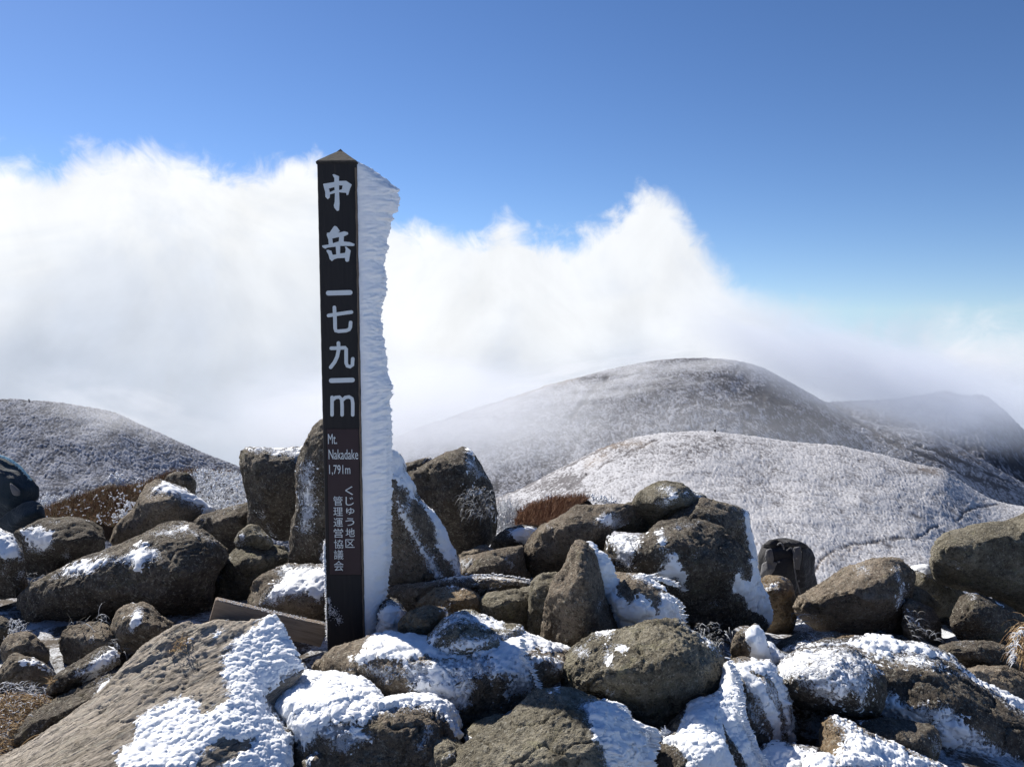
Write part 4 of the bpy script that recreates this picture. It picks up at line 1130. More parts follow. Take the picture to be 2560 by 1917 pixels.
def paint_mat():
    m, t, bs = mat_base('black_painted_wood')
    oc = t.new('ShaderNodeTexCoord').outputs['Object']
    st = t.new('ShaderNodeMapping', inp={0: oc, 3: (1.0, 1.0, 0.06)}).outputs[0]
    g = t.noise(st, 90, 5, 0.7)
    w_ = t.new('ShaderNodeMapRange', inp={0: t.noise(st, 35, 7, 0.8), 1: 0.62, 2: 0.74, 3: 0.0, 4: 0.5}).outputs[0]
    c = t.mix(g, (0.016, 0.016, 0.018), (0.034, 0.032, 0.033))
    c = t.mix(w_, c, (0.085, 0.07, 0.055))
    fk = t.new('ShaderNodeMapRange', inp={0: t.noise(oc, 210, 3, 0.8), 1: 0.70, 2: 0.74, 3: 0.0, 4: 0.7}).outputs[0]
    c = t.mix(fk, c, (0.16, 0.14, 0.12))
    t.l.new(c, bs.inputs['Base Color'])
    bs.inputs['Roughness'].default_value = 0.72
    bs.inputs['Specular IOR Level'].default_value = 0.2
    bp = t.new('ShaderNodeBump', inp={'Strength': 0.5, 'Distance': 0.002, 'Height': g})
    t.l.new(bp.outputs[0], bs.inputs['Normal'])
    return m


def wood_mat(name, a, b, c3, stretch=(0.08, 1.0, 1.0), sc_=60):
    m, t, bs = mat_base(name)
    oc = t.new('ShaderNodeTexCoord').outputs['Object']
    st = t.new('ShaderNodeMapping', inp={0: oc, 3: stretch}).outputs[0]
    g = t.noise(st, sc_, 6, 0.75)
    f = t.new('ShaderNodeMapRange', inp={0: g, 1: 0.35, 2: 0.68}).outputs[0]
    c = t.mix(f, a, b)
    w_ = t.new('ShaderNodeMapRange', inp={0: t.noise(oc, 22, 6, 0.8), 1: 0.58, 2: 0.68, 3: 0.0, 4: 0.6}).outputs[0]
    c = t.mix(w_, c, c3)
    t.l.new(c, bs.inputs['Base Color'])
    bs.inputs['Roughness'].default_value = 0.85
    bp = t.new('ShaderNodeBump', inp={'Strength': 0.7, 'Distance': 0.003, 'Height': g})
    t.l.new(bp.outputs[0], bs.inputs['Normal'])
    return m


M['paint'] = paint_mat()
M['capwood'] = wood_mat('weathered_cap_wood', (0.009, 0.008, 0.007), (0.030, 0.026, 0.023), (0.006, 0.006, 0.005), (1, 1, 1), 40)
M['plank'] = wood_mat('weathered_plank_wood', (0.20, 0.155, 0.118), (0.38, 0.31, 0.245), (0.12, 0.092, 0.072))
M['letter'] = plain_mat('white_letter_paint', (0.62, 0.67, 0.70), 0.55, var=0.12, vscale=45)
M['plaque'] = plain_mat('plum_brown_plaque', (0.036, 0.022, 0.027), 0.5, var=0.2, vscale=14)

# shaft: slightly worn long edges, many rows so the arrises can wander
rows = 120
ring = []
cb = 0.006
prof = [(-HW + cb, -HW), (HW - cb, -HW), (HW, -HW + cb), (HW, HW - cb), (HW - cb, HW), (-HW + cb, HW), (-HW, HW - cb), (-HW, -HW + cb)]
vs = []
for r_ in range(rows + 1):
    z = HT * r_ / rows - (0.25 if r_ == 0 else 0)
    for k_, (x, y) in enumerate(prof):
        n_ = 0.0003 * math.sin(r_ * 1.7 + k_ * 2.1) * math.sin(r_ * 0.37 + k_)
        # heavier wear on the right front arris
        if k_ in (1, 2):
            n_ += 0.0018 * max(0, math.sin(r_ * 0.23) * math.sin(r_ * 0.61 + 1))
        f_ = 1 - n_ / HW
        vs.append((x * f_, y * f_, z))
fs = []
for r_ in range(rows):
    for k_ in range(8):
        a = r_ * 8 + k_
        b = r_ * 8 + (k_ + 1) % 8
        fs.append((a, b, b + 8, a + 8))
me = npmesh('shaft', np.array(vs), np.array(fs), smooth=False)
shaft = mkobj('shaft', me, M['paint'], POST)
# cap: low pyramid of bare weathered wood with a shallow rounded eave
bm = bmesh.new()
capz = HT - 0.002
ap = hitY(851, 375, Y0 + HW).z - base_z
lv = [(HW + 0.002, capz - 0.004), (HW + 0.0035, capz + 0.004), (HW - 0.002, capz + 0.010)]
loops = []
for hw_, z in lv:
    loops.append([bm.verts.new((sx_ * hw_, sy_ * hw_, z)) for sx_, sy_ in ((-1, -1), (1, -1), (1, 1), (-1, 1))])
for k_ in range(1, 6):
    t_ = k_ / 6
    loops.append([bm.verts.new((sx_ * (HW - 0.002) * (1 - t_) + random.uniform(-.0012, .0012), sy_ * (HW - 0.002) * (1 - t_), capz + 0.010 + (ap - capz - 0.010) * t_)) for sx_, sy_ in ((-1, -1), (1, -1), (1, 1), (-1, 1))])
for a, b in zip(loops, loops[1:]):
    for i in range(4):
        bm.faces.new([a[i], a[(i + 1) % 4], b[(i + 1) % 4], b[i]])
apx = bm.verts.new((0, 0, ap + 0.004))
for i in range(4):
    bm.faces.new([loops[-1][i], loops[-1][(i + 1) % 4], apx])
bm.faces.new(list(reversed(loops[0])))
me = bpy.data.meshes.new('cap')
bm.to_mesh(me)
bm.free()
mkobj('cap', me, M['capwood'], POST)
# thin bare strip of wood on the right front arris
strip = []
sf = []
for r_ in range(61):
    z = 0.1 + (HT - 0.12) * r_ / 60
    x = HW - 0.0065 + 0.001 * math.sin(r_ * 2.3)
    wd = 0.0035 + 0.0012 * math.sin(r_ * 1.1)
    strip += [(x, -HW - 0.0012, z), (x + wd, -HW - 0.0002, z), (x + wd + 0.0028, -HW + 0.0045, z)]
    if r_:
        b0 = (r_ - 1) * 3
        sf += [(b0, b0 + 1, b0 + 4, b0 + 3), (b0 + 1, b0 + 2, b0 + 5, b0 + 4)]
M['bare'] = wood_mat('bare_edge_wood', (0.10, 0.075, 0.055), (0.20, 0.15, 0.11), (0.04, 0.03, 0.025), (1, 1, 0.1), 70)
mkobj('worn_edge', npmesh('worn_edge', np.array(strip), np.array(sf)), M['bare'], POST)


def loc_of(px, py, lift=0.0):
    p = hitY(px, py, Y0)
    return np.array([p.x - PL[0], -HW - lift, p.z - base_z])


# plaque: a thin framed plate let into the front
c4 = [loc_of(817, 1072), loc_of(897, 1072), loc_of(902, 1436), loc_of(824, 1436)]
x0, x1 = c4[0][0] * 0.5 + c4[3][0] * 0.5, c4[1][0] * 0.5 + c4[2][0] * 0.5
zt, zb_ = c4[0][2], c4[3][2]


def box_me(name, x0, x1, y0, y1, z0, z1, bev=0.0008):
    bm = bmesh.new()
    bmesh.ops.create_cube(bm, size=1)
    for v in bm.verts:
        v.co = ((v.co.x + .5) * (x1 - x0) + x0, (v.co.y + .5) * (y1 - y0) + y0, (v.co.z + .5) * (z1 - z0) + z0)
    if bev:
        bmesh.ops.bevel(bm, geom=bm.edges[:], offset=bev, segments=2, affect='EDGES')
    me = bpy.data.meshes.new(name)
    bm.to_mesh(me)
    bm.free()
    return me


plaque = mkobj('plaque', box_me('plaque', x0, x1, -HW - 0.0015, -HW + 0.004, zb_, zt), M['plaque'], POST)
M['groove'] = plain_mat('dark_groove', (0.012, 0.010, 0.010), 0.8)
for (a, b, c_, d_) in ((x0 - 0.0022, x0 - 0.0004, zb_ - 0.002, zt + 0.002), (x1 + 0.0004, x1 + 0.0022, zb_ - 0.002, zt + 0.002),
                       (x0, x1, zt + 0.0004, zt + 0.002), (x0, x1, zb_ - 0.002, zb_ - 0.0004)):
    mkobj('plaque_trim', box_me('plaque_trim', a, b, -HW - 0.0009, -HW + 0.003, c_, d_, 0), M['groove'], POST)


def flat_char(name, polys, parent=POST, lift=0.0012, thick=0.0022, holes=()):
    """raised lettering from outlines in photograph pixels"""
    pts, edges = [], []
    for pl in polys:
        s_ = len(pts)
        for (x, y) in pl:
            p = loc_of(x, y)
            pts.append(Vector((p[0], p[2])))
        edges += [(s_ + i, s_ + (i + 1) % len(pl)) for i in range(len(pl))]
    r = delaunay_2d_cdt(pts, edges, [], 1 if not holes else 0, 1e-6)
    vs, fs = r[0], r[2]
    if holes:
        out = []
        hp = [np.array([[loc_of(x, y)[0], loc_of(x, y)[2]] for x, y in h]) for h in holes]
        op = [np.array([[loc_of(x, y)[0], loc_of(x, y)[2]] for x, y in q_]) for q_ in polys if not any(q_ is h for h in holes)]
        for f in fs:
            c = sum((vs[i] for i in f), Vector((0, 0))) / len(f)
            q_ = np.array([[c.x, c.y]])
            if any(polysd(q_, o_)[0] > 0 for o_ in op) and not any(polysd(q_, h)[0] > 0 for h in hp):
                out.append(f)
        fs = out
    bm = bmesh.new()
    bv = [bm.verts.new((v.x, -HW - thick, v.y)) for v in vs]
    for f in fs:
        try:
            bm.faces.new([bv[i] for i in f])
        except ValueError:
            pass
    bmesh.ops.recalc_face_normals(bm, faces=bm.faces)
    ex = bmesh.ops.extrude_face_region(bm, geom=bm.faces[:])
    for v in ex['geom']:
        if isinstance(v, bmesh.types.BMVert):
            v.co.y += thick + 0.001
    for v in [v for v in bm.verts if not v.link_faces]:
        bm.verts.remove(v)
    bmesh.ops.recalc_face_normals(bm, faces=bm.faces)
    me = bpy.data.meshes.new(name)
    bm.to_mesh(me)
    bm.free()
    return mkobj(name, me, M['letter'], parent)


def A1(pts):   # crop 1: origin (740,340), scale .24155
    return [(740 + x * 0.24155, 340 + y * 0.24155) for x, y in pts]


def A2(pts):
    return [(740 + x * 0.24155, 700 + y * 0.24155) for x, y in pts]


def stroke(pts, wd, n=7):
    """round ended stroke outline around a polyline (pixels)"""
    pts = [np.array(p, float) for p in pts]
    L_, Rr = [], []
    for i, p in enumerate(pts):
        a = pts[max(0, i - 1)]
        b = pts[min(len(pts) - 1, i + 1)]
        t = (b - a) / max(np.linalg.norm(b - a), 1e-6)
        nn = np.array([-t[1], t[0]])
        L_.append(p + nn * wd / 2)
        Rr.append(p - nn * wd / 2)

    def cap(p, t):
        a0 = math.atan2(t[1], t[0])
        return [p + wd / 2 * np.array([math.cos(a0 + math.pi / 2 - math.pi * k / n), math.sin(a0 + math.pi / 2 - math.pi * k / n)]) for k in range(1, n)]
    te = (pts[-1] - pts[-2]) / np.linalg.norm(pts[-1] - pts[-2])
    ts = (pts[0] - pts[1]) / np.linalg.norm(pts[0] - pts[1])
    return [tuple(p) for p in L_ + cap(pts[-1], te) + Rr[::-1] + cap(pts[0], ts)]


# brush characters traced as outlines
naka = A1([(378, 402), (395, 397), (446, 420), (444, 468), (520, 466), (578, 505), (560, 545), (540, 610), (525, 614), (520, 590), (446, 584), (452, 700), (446, 772), (425, 778), (398, 745), (392, 720), (402, 680), (404, 592), (352, 606), (350, 638), (330, 658), (306, 632), (303, 580), (282, 505), (284, 498), (330, 490), (398, 478), (398, 440)])
h1 = A1([(342, 545), (398, 530), (402, 560), (350, 585)])
h2 = A1([(446, 512), (484, 514), (476, 556), (446, 562)])
flat_char('lettering', [naka, h1, h2], holes=[h1, h2])
take_top = A1([(403, 932), (424, 940), (454, 985), (440, 1002), (408, 1012), (500, 988), (538, 998), (541, 1018), (520, 1030), (496, 1040), (494, 1092), (560, 1100), (606, 1118), (606, 1134), (590, 1140), (500, 1138), (458, 1140), (456, 1218), (510, 1210), (516, 1170), (506, 1150), (520, 1146), (548, 1170), (566, 1186), (562, 1210), (548, 1296), (528, 1304), (512, 1294), (508, 1262), (430, 1266), (396, 1276), (372, 1296), (350, 1276), (336, 1226), (320, 1200), (316, 1184), (332, 1178), (366, 1188), (380, 1232), (418, 1226), (412, 1146), (330, 1156), (304, 1168), (290, 1162), (272, 1146), (274, 1134), (340, 1124), (336, 1072), (320, 1030), (322, 1004), (350, 1000), (370, 970), (392, 938)])
th = A1([(376, 1062), (448, 1046), (444, 1092), (382, 1112)])
flat_char('lettering', [take_top, th], holes=[th])
for (a, b) in ((130, 0), (1034, 0)):
    pass
flat_char('lettering', [stroke(A2([(336, 136), (560, 130)]), 12.2)])
flat_char('lettering', [stroke(A2([(366, 1040), (584, 1034)]), 11.8)])


def multi(name, strokes, wd):
    ps = [stroke(A2(s_), wd) for s_ in strokes]
    # union through one CDT: keep every face inside any stroke
    pts, edges = [], []
    for pl in ps:
        s_ = len(pts)
        for (x, y) in pl:
            p = loc_of(x, y)
            pts.append(Vector((p[0], p[2])))
        edges += [(s_ + i, s_ + (i + 1) % len(pl)) for i in range(len(pl))]
    r = delaunay_2d_cdt(pts, edges, [], 0, 1e-6)
    vs, fs = r[0], r[2]
    op = [np.array([[loc_of(x, y)[0], loc_of(x, y)[2]] for x, y in q_]) for q_ in ps]
    bm = bmesh.new()
    bv = [bm.verts.new((v.x, -HW - 0.0022, v.y)) for v in vs]
    for f in fs:
        c = sum((vs[i] for i in f), Vector((0, 0))) / len(f)
        if any(polysd(np.array([[c.x, c.y]]), o_)[0] > 0 for o_ in op):
            bm.faces.new([bv[i] for i in f])
    for v in [v for v in bm.verts if not v.link_faces]:
        bm.verts.remove(v)
    ex = bmesh.ops.extrude_face_region(bm, geom=bm.faces[:])
    for v in ex['geom']:
        if isinstance(v, bmesh.types.BMVert):
            v.co.y += 0.003
    bmesh.ops.recalc_face_normals(bm, faces=bm.faces)
    me = bpy.data.meshes.new(name)
    bm.to_mesh(me)
    bm.free()
    return mkobj(name, me, M['letter'], POST)


multi('lettering', [[(398, 284), (404, 400), (406, 500), (412, 524), (440, 530), (520, 524), (550, 512), (562, 490), (566, 440)], [(338, 368), (460, 348), (574, 332)]], 9.0)
multi('lettering', [[(440, 652), (442, 720), (428, 790), (400, 850), (360, 902)], [(366, 706), (440, 704), (510, 700), (520, 712), (520, 860), (532, 888), (560, 896), (584, 880), (588, 815)]], 9.0)
multi('lettering', [[(374, 1212), (374, 1394)], [(378, 1240), (410, 1214), (450, 1210), (474, 1236), (478, 1300), (478, 1394)], [(482, 1240), (512, 1214), (550, 1208), (580, 1226), (588, 1270), (588, 1394)]], 8.6)


def text_part(s_, x0, y0, x1, y1, lift=0.0030, vertical=False, name='lettering'):
    """text fitted into the pixel box x0..x1, y0..y1 of the front face"""
    a = loc_of(x0, y1)
    b = loc_of(x1, y0)
    c = bpy.data.curves.new('t', 'FONT')
    c.body = s_
    c.extrude = 0.0
    c.resolution_u = 3
    o = bpy.data.objects.new('t', c)
    col.objects.link(o)
    bpy.context.view_layer.update()
    me = bpy.data.meshes.new_from_object(o.evaluated_get(bpy.context.evaluated_depsgraph_get()))
    bpy.data.objects.remove(o)
    cc = getco(me)
    lo, hi = cc.min(0), cc.max(0)
    out = np.empty_like(cc)
    out[:, 0] = a[0] + (cc[:, 0] - lo[0]) / (hi[0] - lo[0]) * (b[0] - a[0])
    out[:, 2] = a[2] + (cc[:, 1] - lo[1]) / (hi[1] - lo[1]) * (b[2] - a[2])
    out[:, 1] = -HW - lift
    me.vertices.foreach_set('co', out.ravel())
    me.update()
    bm = bmesh.new()
    bm.from_mesh(me)
    bmesh.ops.recalc_face_normals(bm, faces=bm.faces)
    ex = bmesh.ops.extrude_face_region(bm, geom=bm.faces[:])
    for v in ex['geom']:
        if isinstance(v, bmesh.types.BMVert):
            v.co.y += 0.0012
    bm.to_mesh(me)
    bm.free()
    me.name = name
    return mkobj(name, me, M['letter'], POST)


def A3(x, y):
    return 740 + x * 0.24155, 1050 + y * 0.24155


for s_, bx in (('Mt.', (334, 142, 424, 246)), ('Nakadake', (340, 302, 643, 404)), ('1,791m', (346, 462, 562, 570))):
    xa, ya = A3(bx[0], bx[1])
    xb, yb = A3(bx[2], bx[3])
    text_part(s_, xa, ya, xb, yb)
for ch, bx in zip('くじゅう地区', ((512, 682, 590, 772), (516, 792, 598, 880), (522, 905, 604, 975), (514, 1010, 604, 1090), (516, 1115, 608, 1205), (514, 1230, 606, 1316))):
    text_part(ch, *A3(bx[0], bx[1]), *A3(bx[2], bx[3]))
for ch, bx in zip('管理運営協議会', ((388, 786, 482, 882), (390, 900, 484, 988), (392, 1010, 486, 1100), (394, 1118, 488, 1214), (396, 1232, 488, 1326), (396, 1340, 490, 1438), (396, 1452, 492, 1556))):
    text_part(ch, *A3(bx[0], bx[1]), *A3(bx[2], bx[3]))

# rime wing growing from the right side of the post
RE = [(405, 899), (417, 923), (441, 957), (461, 981), (470, 998), (478, 991), (490, 992), (509, 994), (526, 989), (531, 974), (543, 983), (552, 972), (567, 969), (581, 967), (596, 961), (615, 967), (639, 958), (659, 952), (678, 960), (702, 961), (740, 958), (748, 954), (797, 944), (813, 952), (840, 950), (869, 957), (903, 961), (937, 963), (966, 977), (990, 977), (1002, 969), (1026, 974), (1100, 975), (1195, 975), (1224, 978), (1280, 974), (1340, 973), (1369, 974), (1412, 973), (1450, 966), (1469, 967), (1493, 962), (1529, 952), (1561, 948), (1587, 943), (1640, 938)]
NR, NC = 560, 56
ys = np.linspace(407, 1640, NR)
xe = np.interp(ys, [p[0] for p in RE], [p[1] for p in RE])
zrow, wrow = [], []
for y_, x_ in zip(ys, xe):
    p = hitY(x_, y_, Y0 + 0.05)
    zrow.append(p.z - base_z)
    wrow.append(p.x - PL[0] - HW)
zrow, wrow = np.array(zrow), np.array(wrow)
rows_n = perlin(np.stack([zrow * 55, zrow * 0 + 3, zrow * 0], 1)) * 0.005 + perlin(np.stack([zrow * 160, zrow * 0 + 8, zrow * 0], 1)) * 0.003
wrow = np.maximum(wrow + rows_n, 0.006)
th_ = np.linspace(0, 2 * math.pi, NC, endpoint=False)
vs = []
for i in range(NR):
    W_ = wrow[i]
    hy = 0.070
    for a in th_:
        # lens cross-section: broad at the post, thin at the feather edge
        u = (1 - math.cos(a)) / 2          # 0 at post, 1 at tip
        s_ = 1 if math.sin(a) >= 0 else -1
        yy = -s_ * hy * (1 - u ** 2.2) ** 0.9
        if abs(math.sin(a)) < 1e-6 and u < 0.5:
            yy = 0
        vs.append((HW - 0.004 + u * (W_ + 0.004), yy * (0.94) + 0.02 * u, zrow[i]))
vs = np.array(vs)
q_ = []
for i in range(NR - 1):
    for j in range(NC):
        a, b = i * NC + j, i * NC + (j + 1) % NC
        q_.append((a, b, b + NC, a + NC))
U = np.clip((vs[:, 0] - HW) / np.repeat(wrow, NC), 0, 1)
# feather ribs: thin shelves fanning out and a little down towards the tip
slant = vs[:, 2] + 0.30 * vs[:, 0] - 2.2 * vs[:, 0] ** 2
slant = slant + 0.02 * perlin(np.stack([vs[:, 0] * 4, vs[:, 1] * 4, vs[:, 2] * 7], 1))
lowmask = np.clip(1.15 - (vs[:, 2] < 0.75) * 0.45, 0, 1)
rib = fbm(np.stack([vs[:, 0] * 7, vs[:, 1] * 9, slant * 24], 1), 4, 0.62, ridge=True) * lowmask
rib2 = fbm(np.stack([vs[:, 0] * 40 + 3, vs[:, 1] * 40, slant * 110], 1), 3, 0.65)
grow = np.clip(U * 2.2, 0.12, 1)
sgn = np.where(vs[:, 1] < 0.0, -1.0, 1.0)
vs[:, 1] += sgn * (0.014 * rib + 0.005 * rib2) * grow
vs[:, 0] += (0.010 * rib + 0.007 * rib2) * np.clip(U * 1.6 - 0.5, 0, 1) - 0.004 * np.clip(U * 1.6 - 0.5, 0, 1)
vs[:, 1] += sgn * 0.012 * fbm(vs * np.array([9, 9, 6.0]), 2) * grow
vs[:, 2] += 0.003 * rib2
# dark ragged root where it meets the wood
me = npmesh('rime_crust', vs, np.array(q_))
# close both ends
M['wing'] = snow_mat('rime_wing', base=(0.93, 0.94, 0.96), dist=0.004, stretch=True, dirt=0.03)
bm = bmesh.new()
bm.from_mesh(me)
bmesh.ops.holes_fill(bm, edges=[e for e in bm.edges if e.is_boundary])
bmesh.ops.recalc_face_normals(bm, faces=bm.faces)
bm.to_mesh(me)
bm.free()
mkobj('rime_crust', me, M['wing'], POST)

# small flares at the wing's upper corner and spikes down its edge
def feather_mesh(items, name, mat, parent, seed=1):
    rnd = random.Random(seed)
    V, Q = [], []
    for (p, dr, ln, r0) in items:
        dr = dr.normalized()
        up = Vector((0, 0, 1)) if abs(dr.z) < 0.9 else Vector((0, 1, 0))
        s1 = dr.cross(up).normalized()
        s2 = dr.cross(s1)
        b0 = len(V)
        prof_ = [(0, 0.8), (0.35, 1.0), (0.7, 0.7), (1.0, 0.12)]
        for t_, rr in prof_:
            for k_ in range(4):
                an = k_ * math.pi / 2 + t_
                V.append(p + dr * ln * t_ + (s1 * math.cos(an) * 1.5 + s2 * math.sin(an) * 0.7) * r0 * rr + Vector((0, 0, rnd.uniform(-.0008, .0008))))
        for g_ in range(3):
            for k_ in range(4):
                a, b = b0 + g_ * 4 + k_, b0 + g_ * 4 + (k_ + 1) % 4
                Q.append((a, b, b + 4, a + 4))
    return mkobj(name, npmesh(name, np.array([tuple(v) for v in V]), np.array(Q)), mat, parent)


items = []
for i in range(300):
    y_ = random.choice((random.uniform(440, 1560), random.uniform(1250, 1560)))
    k_ = int((y_ - 407) / (1640 - 407) * NR)
    u = random.uniform(0.80, 0.98)
    p = Vector((HW + wrow[k_] * u, random.choice((-1, 1)) * 0.07 * (1 - u ** 2.2) ** 0.9 + 0.02 * u, zrow[k_]))
    sp_z = random.uniform(-0.55, 0.15)
    items.append((p, Vector((1, random.uniform(-.5, .3), sp_z)), random.uniform(0.007, 0.015), random.uniform(0.0015, 0.003)))
o = feather_mesh(items, 'rime_feathers', M['wing'], POST)
o['kind'] = 'stuff'
# rime strip climbing the lower left arris
items = []
zA, zB = loc_of(815, 1355)[2], loc_of(818, 1625)[2]
for i in range(620):
    t_ = random.random()
    z = zA + (zB - zA) * t_
    r0 = 0.0042 * (0.5 + 0.8 * math.sin(math.pi * min(1, t_ * 1.5 + .15)) ** 2) * random.uniform(.5, 1.2)
    items.append((Vector((-HW - 0.0005 + random.uniform(-.003, .003), -HW + random.uniform(-.001, .03), z)), Vector((-0.7, -0.25, random.uniform(-.5, .5))), random.uniform(0.004, 0.010) * (1.15 - 0.6 * t_), r0))
o = feather_mesh(items, 'rime_strip', M['wing'], POST, 3)
o['kind'] = 'stuff'
# thin patch of frost low on the front
items = []
for i in range(420):
    cx_, cy_, rx, ry = random.choice(((835, 1530, 14, 16), (847, 1548, 12, 14), (822, 1500, 6, 10), (825, 1525, 5, 30)))
    x_ = random.gauss(cx_, rx * .36)
    y_ = random.gauss(cy_, ry * .36)
    if x_ < 818:
        continue
    items.append((Vector(loc_of(x_, y_, 0.0)), Vector((random.uniform(-1, 1), -0.4, random.uniform(-1, 1))), random.uniform(0.0012, 0.003), 0.0010))
o = feather_mesh(items, 'frost_patch', M['wing'], POST, 5)
o['kind'] = 'stuff'

# ------------------------------------------------------------------ plank leaning against the post
def corner(px, py, Y):
    return hitY(px, py, Y)


A_ = corner(539, 1500, 3.06)      # front top left
B_ = corner(822, 1566, 3.20)      # front top right, tucked against the post
A2_ = corner(548, 1556, 3.075)
B2_ = corner(822, 1624, 3.215)
U_ = (B_ - A_)
LN = U_.length
U_.normalize()
V_ = (A2_ - A_)
HN = 0.105
W_ = U_.cross(V_).normalized()
if W_.y < 0:
    W_ = -W_
V_ = W_.cross(U_).normalized()
if V_.z > 0:
    V_ = -V_
HN = (A2_ - A_).length
bm = bmesh.new()
NXp, NYp = 40, 6
bmesh.ops.create_cube(bm, size=1)
for v in bm.verts:
    v.co = ((v.co.x + .5) * LN, (v.co.y + .5) * 0.030, -(v.co.z + .5) * HN)
bmesh.ops.subdivide_edges(bm, edges=[e for e in bm.edges if abs(e.verts[0].co.x - e.verts[1].co.x) > 0.1], cuts=24, use_grid_fill=True)
bmesh.ops.bevel(bm, geom=[e for e in bm.edges if e.calc_face_angle(0) > 1], offset=0.0035, segments=2, affect='EDGES')
for v in bm.verts:
    if v.co.x < 0.012:
        v.co.x += 0.010 * abs(v.co.z / HN + 0.0) + 0.004 * math.sin(v.co.z * 90)
    v.co.z += 0.0016 * math.sin(v.co.x * 21) + 0.0012 * math.sin(v.co.x * 47 + 1)
    v.co.y += 0.0012 * math.sin(v.co.x * 13 + v.co.z * 40)
bmesh.ops.recalc_face_normals(bm, faces=bm.faces)
me = bpy.data.meshes.new('wooden_plank')
bm.to_mesh(me)
bm.free()
pk = mkobj('wooden_plank', me, M['plank'])
mtx = Matrix((U_, W_, -V_)).transposed().to_4x4()
mtx.translation = A_
pk.matrix_world = mtx
tag(pk, 'weathered grey brown wooden plank lying on edge against the left side of the signpost', 'plank')
items = []
for i in range(520):
    x_ = random.uniform(0.01, LN - .01)
    items.append((Vector((x_, random.uniform(0.002, 0.028), random.uniform(-0.002, 0.001))), Vector((random.uniform(-1, 1), random.uniform(-1, 1), 1)), random.uniform(.0015, .0035), random.uniform(.0012, .0022)))
o = feather_mesh(items, 'frost_dusting', M['wing'], pk, 8)
o['kind'] = 'stuff'
# ------------------------------------------------------------------ summit ground
gp = [P(60, 1790, 2.7), P(0, 1740, 3.0), P(130, 1580, 3.35), P(20, 1530, 3.7), P(480, 1540, 3.45), P(200, 1620, 3.3), P(360, 1640, 3.1), P(745, 1640, 2.95), P(660, 1600, 3.2),
      P(1090, 1840, 2.9), P(1330, 1800, 2.8), P(1740, 1620, 3.3), P(1990, 1600, 3.9), P(2040, 1580, 4.2), P(2300, 1590, 4.1), P(2480, 1660, 3.7), P(1970, 1850, 2.85), P(1700, 1610, 3.4),
      P(1960, 1500, 5.3), P(2000, 1525, 4.9), P(1290, 1400, 4.6), P(560, 1350, 5.1), P(290, 1380, 4.6), P(70, 1420, 4.6), P(2300, 1500, 5.0), P(2540, 1650, 3.9)]
gp = [(p.x, p.y, p.z) for p in gp]
for (x, y) in ((-3.5, 1.2), (0, 0.6), (3.5, 1.2), (-2, 1.6), (2, 1.6), (0, 1.8)):
    gp.append((x, y, -1.45))
for (x, y, z) in ((-4, 6.2, -1.9), (-2, 6.2, -1.9), (-1, 5.6, -1.9), (0, 5.8, -2.2), (1, 5.8, -2.3), (2, 6.0, -2.5), (3, 6.0, -2.5), (4.5, 6.2, -2.5), (-7, 5.5, -2.0), (7, 5.5, -2.6), (-5, 5, -1.8), (5, 5, -2.1)):
    gp.append((x, y, z))
gp = np.array(gp)
NX, NY = 280, 210
gx = np.linspace(-8, 8, NX)
gy = np.concatenate([np.linspace(-3, 0.9, 10), np.linspace(1.0, 7.2, NY - 60), np.linspace(7.25, 30, 50)])
NY = len(gy)
XX, YY = np.meshgrid(gx, gy)
q = np.stack([XX.ravel(), YY.ravel()], 1)


def ground_z(q):
    num = np.zeros(len(q))
    den = np.zeros(len(q))
    for (x, y, z) in gp:
        w_ = 1.0 / ((q[:, 0] - x) ** 2 + (q[:, 1] - y) ** 2 + 0.04) ** 2
        num += w_ * z
        den += w_
    z = num / den
    z = z - np.clip(q[:, 1] - 5.9, 0, 100) * 1.1 - 0.10
    return z


gz = ground_z(q)
co = np.stack([q[:, 0], q[:, 1], gz], 1)
near = np.clip(1.2 - np.abs(q[:, 1] - 4) / 8, 0.2, 1)
h1_ = fbm(co * 2.2, 3)
h2_ = fbm(co * 14, 4, 0.6)
h3_ = fbm(co * 55 + 5, 2, 0.6)
co[:, 2] += 0.07 * h1_ + 0.03 * h2_ + 0.010 * h3_
idx = np.arange(NX * NY).reshape(NY, NX)
fq = np.stack([idx[:-1, :-1], idx[:-1, 1:], idx[1:, 1:], idx[1:, :-1]], -1).reshape(-1, 4)
me = npmesh('ground', co, fq)


def ground_mat():
    m, t, bs = mat_base('frosted_gravel')
    oc = t.new('ShaderNodeTexCoord').outputs['Object']
    a = t.noise(oc, 5, 6, 0.7)
    b = t.noise(oc, 60, 6, 0.8)
    f = t.new('ShaderNodeMapRange', inp={0: t.math('ADD', t.math('MULTIPLY', a, 0.7), t.math('MULTIPLY', b, 0.5)), 1: 0.555, 2: 0.67}).outputs[0]
    soil = t.mix(t.noise(oc, 30, 5, 0.8), (0.025, 0.02, 0.015), (0.14, 0.105, 0.075))
    c = t.mix(f, soil, (0.74, 0.78, 0.85))
    t.l.new(c, bs.inputs['Base Color'])
    bs.inputs['Roughness'].default_value = 0.85
    bp = t.new('ShaderNodeBump', inp={'Strength': 1.0, 'Distance': 0.012, 'Height': t.noise(oc, 90, 6, 0.8)})
    t.l.new(bp.outputs[0], bs.inputs['Normal'])
    return m


M['ground'] = ground_mat()
gnd = mkobj('ground', me, M['ground'])
tag(gnd, kind='structure')
